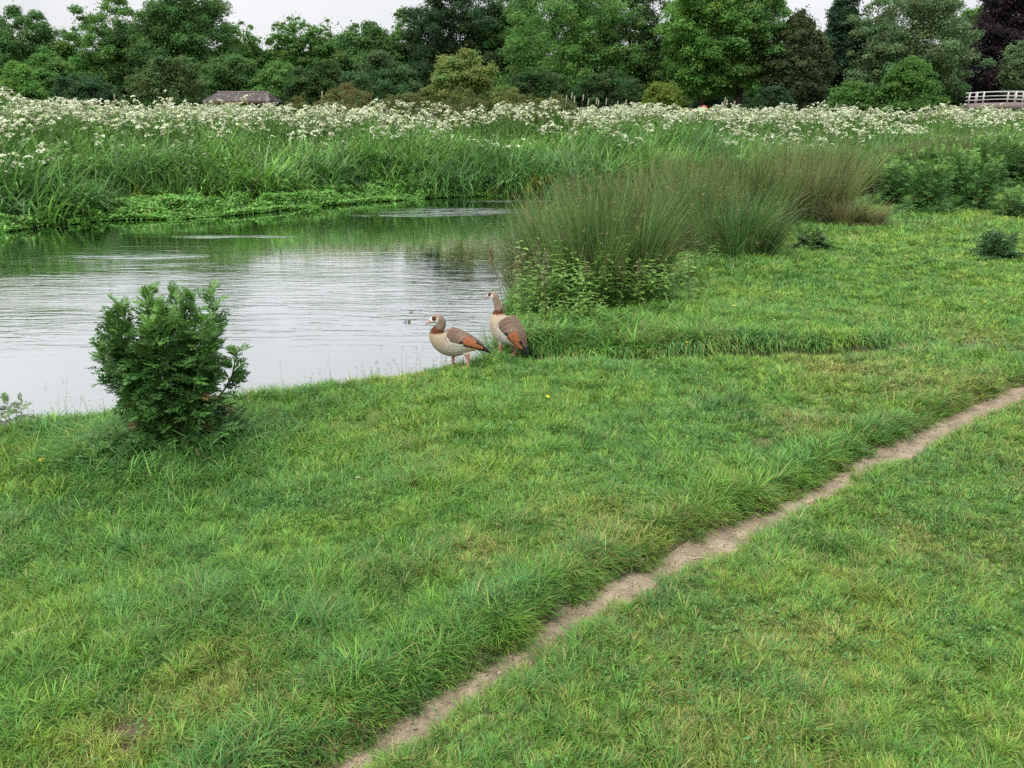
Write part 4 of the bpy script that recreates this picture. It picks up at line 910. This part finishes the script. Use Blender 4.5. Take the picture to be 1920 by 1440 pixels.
BG = 'tall trees behind the meadow'; SG = 'small trees and bushes at the meadow edge'
tree(30, 20, 75, 92, G1, 1, 'oak', 'dark spreading tree at the left edge, ragged flat top against the sky', group=BG, open_=.3, npuff=80)
tree(205, -5, 85, 92, G2, 2, 'oak', 'tall tree left of the big dark one, loose upper branches', group=BG, open_=.6)
tree(335, -45, 82, 88, G1, 3, 'oak', 'big dark tree reaching the picture top above the grey green sallow', group=BG, npuff=75, nleaf=26000)
tree(265, 40, 60, 90, (.045, .095, .028), 4, 'oak', 'dark tree between the big dark one and its loose branched neighbour', group=BG)
tree(452, 38, 42, 96, G2, 5, 'oak', 'thin airy tree just right of the big dark one, sky through its top', group=BG, open_=1, nleaf=6500, npuff=34, puffr=.20, zb=4.5, tr=.2, th=.95)
tree(545, 28, 46, 96, G2, 6, 'oak', 'airy tree with clumped top above the tiled shed roof', group=BG, open_=1, nleaf=8500, npuff=38, puffr=.21, zb=4.5, th=.95)
tree(618, 35, 50, 96, G2, 7, 'oak', 'airy tree between the shed roof and the round bush', group=BG, open_=1, nleaf=11000, npuff=44, puffr=.22, zb=3, th=.95)
tree(692, 42, 68, 90, G1, 8, 'oak', 'dark dense tree behind the dome shaped bush', group=BG, nleaf=22000)
tree(762, 6, 32, 96, G2, 9, 'oak', 'slender open tree left of the darkest broad crown', group=BG, open_=1, nleaf=7500, npuff=32, puffr=.22, zb=3, th=.95)
tree(860, -40, 100, 92, (.032, .070, .026), 10, 'oak', 'broad darkest crown above the yellow green willow', group=BG, open_=.4, npuff=80, nleaf=26000)
tree(965, -25, 70, 92, G1, 11, 'oak', 'dark tree between the darkest crown and the bright broad one', group=BG, npuff=60)
tree(1085, -55, 160, 84, G2, 12, 'dome', 'broad bright tree sweeping low to the flowers in mid picture', group=BG, npuff=130, nleaf=36000, puffr=.20)
tree(1195, -60, 72, 86, (.055, .105, .036), 13, 'oak', 'tall loose tree with bare branches right of the broad bright one', group=BG, open_=.8, npuff=60, nleaf=15000)
tree(1330, -70, 80, 80, G3, 14, 'oak', 'mid green tree with a bare trunk behind the red life ring', group=BG, npuff=70, zb=2.0, nleaf=22000, tr=.3)
tree(1405, -70, 75, 80, G2, 15, 'oak', 'mid green tree with a thick trunk right of the red life ring', group=BG, npuff=70, zb=2.2, nleaf=22000, tr=.4)
tree(1505, 18, 56, 78, (.070, .098, .042), 16, 'column', 'dark columnar cypress tree with rounded top', group=BG, npuff=110, puffr=.15, nleaf=26000)
tree(1590, -30, 60, 84, G5, 17, 'cone', 'very dark conifer right of the columnar cypress', group=BG, npuff=80, puffr=.18, nleaf=20000)
tree(1650, 60, 50, 82, (.035, .075, .035), 18, 'cone', 'dark spruce half hidden behind the grey green willow', group=BG, npuff=60, puffr=.18)
tree(1722, -30, 108, 80, GR, 19, 'oak', 'big grey green willow left of the copper beech', group=BG, npuff=100, puffr=.20, nleaf=32000)
tree(1832, 10, 46, 90, G3, 20, 'oak', 'green round topped tree between the willow and the copper beech', group=BG)
tree(1893, -25, 66, 86, (.036, .027, .031), 21, 'oak', 'dark purple copper beech by the white railed bridge', group=BG, npuff=80, nleaf=24000)
tree(1925, 75, 30, 74, GR, 22, 'oak', 'pale green tree at the right edge before the copper beech', group=BG, zb=2.5)
# nearer, lower
tree(28, 118, 62, 62, G3, 31, 'cone', 'bright green young tree at the left edge', group=SG, npuff=50, tr=.1)
tree(88, 95, 42, 70, G2, 32, 'oak', 'mid green bush behind the bright young tree', group=SG, tr=.1)
tree(155, 138, 58, 62, (.048, .100, .040), 33, 'round', 'bluish green rounded sallow left of the paler grey green one', group=SG, tr=.1)
tree(307, 100, 58, 60, (.085, .145, .050), 34, 'oak', 'grey green upright sallow left of the tiled shed', group=SG, npuff=55, tr=.12, nleaf=17000)
tree(425, 105, 62, 78, G1, 35, 'round', 'dark bush right behind the tiled shed', group=SG, tr=.12)
tree(520, 120, 60, 78, G2, 36, 'round', 'mid green bush above the shed roof end', group=SG, tr=.12)
tree(600, 115, 62, 72, (.045, .095, .028), 37, 'round', 'dark green bush left of the dome shaped bush', group=SG, tr=.12)
tree(712, 104, 92, 62, (.065, .125, .048), 38, 'dome', 'dome shaped grey green bush in mid picture', group=SG, npuff=70, nleaf=20000, tr=.12)
tree(866, 100, 62, 60, YG, 39, 'oak', 'yellow green willow bush beneath the darkest crown', group=SG, npuff=60, nleaf=16000, tr=.1)
tree(1012, 130, 60, 66, (.045, .09, .028), 40, 'round', 'dark bush below the broad bright tree, left side', group=SG, tr=.12)
tree(1140, 135, 70, 66, (.04, .085, .028), 41, 'round', 'dark bush below the broad bright tree, right side', group=SG, tr=.12)
tree(1245, 158, 40, 62, (.12, .18, .03), 42, 'round', 'low yellow green bush left of the red life ring', group=SG, tr=.08)
tree(1708, 105, 84, 58, (.075, .165, .036), 43, 'cone', 'bright green spreading young tree left of the white railed bridge', group=SG, npuff=80, nleaf=22000, puffr=.2, tr=.12)
tree(1600, 152, 46, 60, (.08, .17, .04), 44, 'round', 'low bright bush between the cypress and the spreading young tree', group=SG, tr=.08)
tree(1452, 165, 36, 70, (.035, .08, .03), 45, 'round', 'low dark bush at the foot of the columnar cypress', group=SG, tr=.08)
# brambles
MB = 'bramble mounds behind the white flowers'; BR = (.115, .140, .045)
for i, (u, v, hw, lb, c) in enumerate([(648, 170, 66, 'russet green bramble mound under the dark bush', (.13, .135, .045)), (760, 180, 56, 'olive bramble mound below the dome shaped bush', BR), (860, 174, 62, 'olive bramble mound below the yellow green willow', BR),
        (960, 172, 60, 'olive bramble mound left of the cattail stems', (.12, .15, .045)), (1040, 182, 46, 'small olive bramble mound among the cattail stems', BR), (560, 192, 34, 'low bramble right of the tiled shed', BR)]):
    tree(u, v - 9, hw * 1.25, 45, c, 60 + i, 'dome', lb, nleaf=9000, npuff=50, puffr=.2, lsize=.12, group=MB, cat='bush', name='bramble_bush', tr=.05, th=.5)
# dense background belt, copies of three trees
protos = []
for i, (c, sh) in enumerate([(G1, 'round'), ((.034, .072, .028), 'oak'), (G2, 'round')]):
    root = empty('tree', (0, 0, 0)); V, F, C, cen, rad = crown_mesh(5.2, 4.6, 200 + i, c, 20000, 60, .30, sh); mesh_np('crown', V, F, M_tree, C, root); trunk_mesh(7, .2, cen, 200 + i).build('trunk', M_bark, root); protos.append(root)
k = 0
for (u0, u1, v, Y, st) in [(-60, 2000, 92, 112, 56), (-20, 1980, 150, 100, 74)]:
    u = u0
    while u < u1:
        vt = v + random.uniform(-18, 22); tp = far(u, vt, Y + random.uniform(-5, 5)); o = protos[k] if k < 3 else copy_tree(protos[k % 3]); gz = hz(tp[0], tp[1])
        s = (tp[2] - gz) / 9.8; o.location = (tp[0], tp[1], gz); o.scale = (s * random.uniform(.95, 1.3),) * 2 + (s,); o.rotation_euler = (0, 0, random.uniform(0, 6.28))
        tag(o, 'dark green tree in the dense belt closing the far meadow', 'tree', 'dense belt of far trees'); k += 1; u += st * random.uniform(.8, 1.2)

# ------------------------------------------------------------------ tiled shed
def build_shed():
    Y = 58; a = far(378, 190, Y); b = far(506, 190, Y); ze = a[2]; zr = far(440, 172, Y)[2]; x0, x1 = a[0], b[0]; cx = (x0 + x1) / 2; W = x1 - x0; Dp = 3.6; g = hz(cx, Y + 1)
    root = empty('shed', (cx, Y + Dp / 2, g)); tag(root, 'old timber shed with lichen spotted grey tiled hipped roof behind the flowers', 'shed')
    ze -= g; zr -= g; h = W / 2; dk_ = (.035, .028, .022)
    A = Acc(); V = np.array([(-h, -Dp / 2, ze), (h, -Dp / 2, ze), (h, Dp / 2, ze), (-h, Dp / 2, ze), (-h + .5, 0, zr), (h - .5, 0, zr)]); 
    c = np.array([.12, .105, .105]); rows = 10; colsn = 34
    def slope(p0, p1, q0, q1, nr, nc):
        p0, p1, q0, q1 = map(np.array, (p0, p1, q0, q1)); nrm = np.cross(p1 - p0, q0 - p0); nrm = nrm / np.linalg.norm(nrm)
        for i in range(nr):
            for j in range(nc):
                f = lambda s, t: (p0 * (1 - s) + p1 * s) * (1 - t) + (q0 * (1 - s) + q1 * s) * t
                s0, s1, t0, t1 = j / nc, (j + .96) / nc, i / nr, (i + 1.1) / nr; t1 = min(t1, 1)
                lift = nrm * (.035 + .01 * random.random()); cc = c * random.uniform(.65, 1.25)
                if random.random() < .07: cc = np.array([.32, .32, .26])
                elif random.random() < .12: cc = np.array([.17, .105, .07])
                A.add(np.array([f(s0, t0) + lift, f(s1, t0) + lift, f(s1, t1) + nrm * .004, f(s0, t1) + nrm * .004, f(s0, t0), f(s1, t0)]), [np.array([[0, 1, 2, 3], [4, 5, 1, 0]])], cc)
    slope(V[0], V[1], V[4], V[5], rows, colsn); slope(V[2], V[3], V[5], V[4], rows, colsn)
    slope(V[3], V[0], V[4] + [0, .001, 0], V[4] - [0, .001, 0], rows, 10); slope(V[1], V[2], V[5] - [0, .001, 0], V[5] + [0, .001, 0], rows, 10)
    B = V - np.array([0, 0, .03]); A.add(B, [np.array([[0, 1, 5, 4], [2, 3, 4, 5]]), np.array([[3, 0, 4], [1, 2, 5]])], (.06, .05, .045))
    V2, F2 = tube([(V[4][0], 0, zr + .03), (V[5][0], 0, zr + .03)], .06, 8); A.add(V2, F2, (.16, .12, .11)); A.build('roof', M_solid, root)
    for sy in (-1, 1): e = Acc(); e.add(*box((0, sy * (Dp / 2 - .03), ze - .07), (W - .05, .04, .12)), (.16, .10, .07)); e.build('eaves_board', M_solid, root)
    w_ = Acc(); w_.add(*box((0, Dp / 2 - .35, ze / 2 - .1), (W - .7, .08, ze)), dk_)
    for i in range(22): w_.add(*box((-h + .5 + i * (W - 1) / 21, Dp / 2 - .42, ze / 2 - .1), (.16, .03, ze - .1)), np.array([.05, .04, .03]) * random.uniform(.7, 1.3))
    w_.build('wall', M_solid, root)
    p_ = Acc(); p_.add(*box((h - 1.45, -Dp / 2 + .35, ze - .75), (.55, .04, 1.2)), (.40, .22, .15)); p_.build('panel', M_solid, root)
    for i in range(6):
        q = Acc(); q.add(*box((-h + .35 + i * (W - .7) / 5, -Dp / 2 + .25, ze / 2 - .13), (.13, .13, ze - .05)), (.11, .085, .065)); q.build('post', M_solid, root)
build_shed()

# ------------------------------------------------------------------ white railed bridge
def build_bridge():
    Y = 70; g = hz(far(1900, 200, Y)[0], Y); x0 = far(1826, 180, Y)[0]; root = empty('footbridge', (x0, Y, g)); tag(root, 'low footbridge with white painted railings beneath the copper beech', 'bridge')
    z = lambda v: far(1900, v, Y)[2] - g; Ln = 9.5; W = 1.3
    def crest(t): return .28 * math.sin(math.pi * min(1, .22 + t * .9)) - .05
    zd = z(190) - .3
    A = Acc(); ts = np.linspace(0, 1, 20)
    for zz0, zz1, y0, y1 in ((-.55, 0, 0, W),):
        V = []; 
        for t in ts: zc = zd + crest(t); V += [(t * Ln, y0, zc + zz0 - (crest(t) * .2)), (t * Ln, y1, zc + zz0 - (crest(t) * .2)), (t * Ln, y1, zc), (t * Ln, y0, zc)]
        F = [[4 * i + a, 4 * i + (a + 1) % 4, 4 * i + 4 + (a + 1) % 4, 4 * i + 4 + a] for i in range(19) for a in range(4)] + [[3, 2, 1, 0], [76, 77, 78, 79]]
        A.add(V, [np.array(F)], (.20, .15, .14))
    A.build('deck', M_solid, root)
    for yy in (.08, W - .08):
        r_ = Acc()
        for hh, th in ((.80, .07), (.50, .05), (.24, .05)):
            pts = [(t * Ln, yy, zd + crest(t) + hh) for t in ts]; V, F = tube(pts, th / 2 * 1.15, 6); r_.add(V, F, (.55, .54, .51))
        r_.build('railing', M_solid, root)
        for t in (.03, .085, .35, .41, .68, .97):
            q = Acc(); q.add(*box((t * Ln, yy, zd + crest(t) + .42), (.10, .10, .86)), (.55, .54, .51)); q.build('post', M_solid, root)
    for t in (.02, .20, .98):
        q = Acc(); q.add(*box((t * Ln + .1, W / 2, (zd - .5) / 2), (.5 if t < .1 or t > .9 else .22, W - .1, zd - .5)), (.24, .19, .18)); q.build('pier', M_solid, root)
build_bridge()
# ------------------------------------------------------------------ life ring on its post
def build_ring():
    Y = 62; c = far(1319, 206, Y); g = hz(c[0], Y); root = empty('life_ring_stand', (c[0], Y, g)); tag(root, 'red life ring on a post showing above the white flowers', 'life ring')
    zc = c[2] - g; R0, r0 = .24, .055; V = []; C = []; F = []; n, m = 36, 12
    for i in range(n):
        for j in range(m):
            a = 6.283 * i / n; b = 6.283 * j / m; V.append(((R0 + r0 * math.cos(b)) * math.cos(a), r0 * math.sin(b) - .1, zc + (R0 + r0 * math.cos(b)) * math.sin(a))); C.append((.72, .07, .05) if (i % 9) > 0 else (.75, .6, .55))
            F.append([i * m + j, ((i + 1) % n) * m + j, ((i + 1) % n) * m + (j + 1) % m, i * m + (j + 1) % m])
    A = Acc(); A.add(V, [np.array(F)], np.array(C)); A.build('ring', M_petal, root, True)
    p_ = Acc(); p_.add(*box((0, 0, (zc + .1) / 2), (.09, .09, zc + .1)), (.10, .07, .05)); p_.build('post', M_solid, root)
build_ring()
# cattail stems standing above the flowers, mid picture
def cattail():
    A = Acc(); V, F = tube([(0, 0, 0), (.02, 0, .9), (.05, 0, 1.8)], [.008, .006, .004], 5); A.add(V, F, (.20, .24, .12)); B = Acc(); V, F = tube([(.05, 0, 1.75), (.055, 0, 1.8), (.07, 0, 2.0), (.075, 0, 2.06)], [.008, .028, .026, .006], 7); B.add(V, F, (.38, .36, .25)); return A, B
A, B = cattail(); e0 = empty('cattail', (0, 0, 0)); A.build('stem', M_leaf, e0); B.build('seed_head', M_leaf, e0)
cts = [(1058, 178), (1066, 172), (1078, 180), (1088, 176), (1096, 184), (1110, 182), (1122, 186), (1135, 184), (1150, 188), (1175, 186), (1345, 190), (1355, 182), (1362, 186), (1372, 188), (208, 175), (110, 182), (600, 170), (1560, 192), (1480, 196)]
for i, (u, v) in enumerate(cts):
    o = e0 if i == 0 else copy_tree(e0); Y = 38 + 3 * random.random(); tp = far(u, v, Y); o.location = (tp[0], Y, tp[2] - 2.06); o.rotation_euler = (0, random.uniform(-.06, .1), random.uniform(-.6, .6)); o.scale = (1, 1, 1)
    tag(o, 'pale cattail stem rising above the white flowers', 'reed', 'cattails above the flowers')
# thin brown dock stems over the far flowers, near the shed
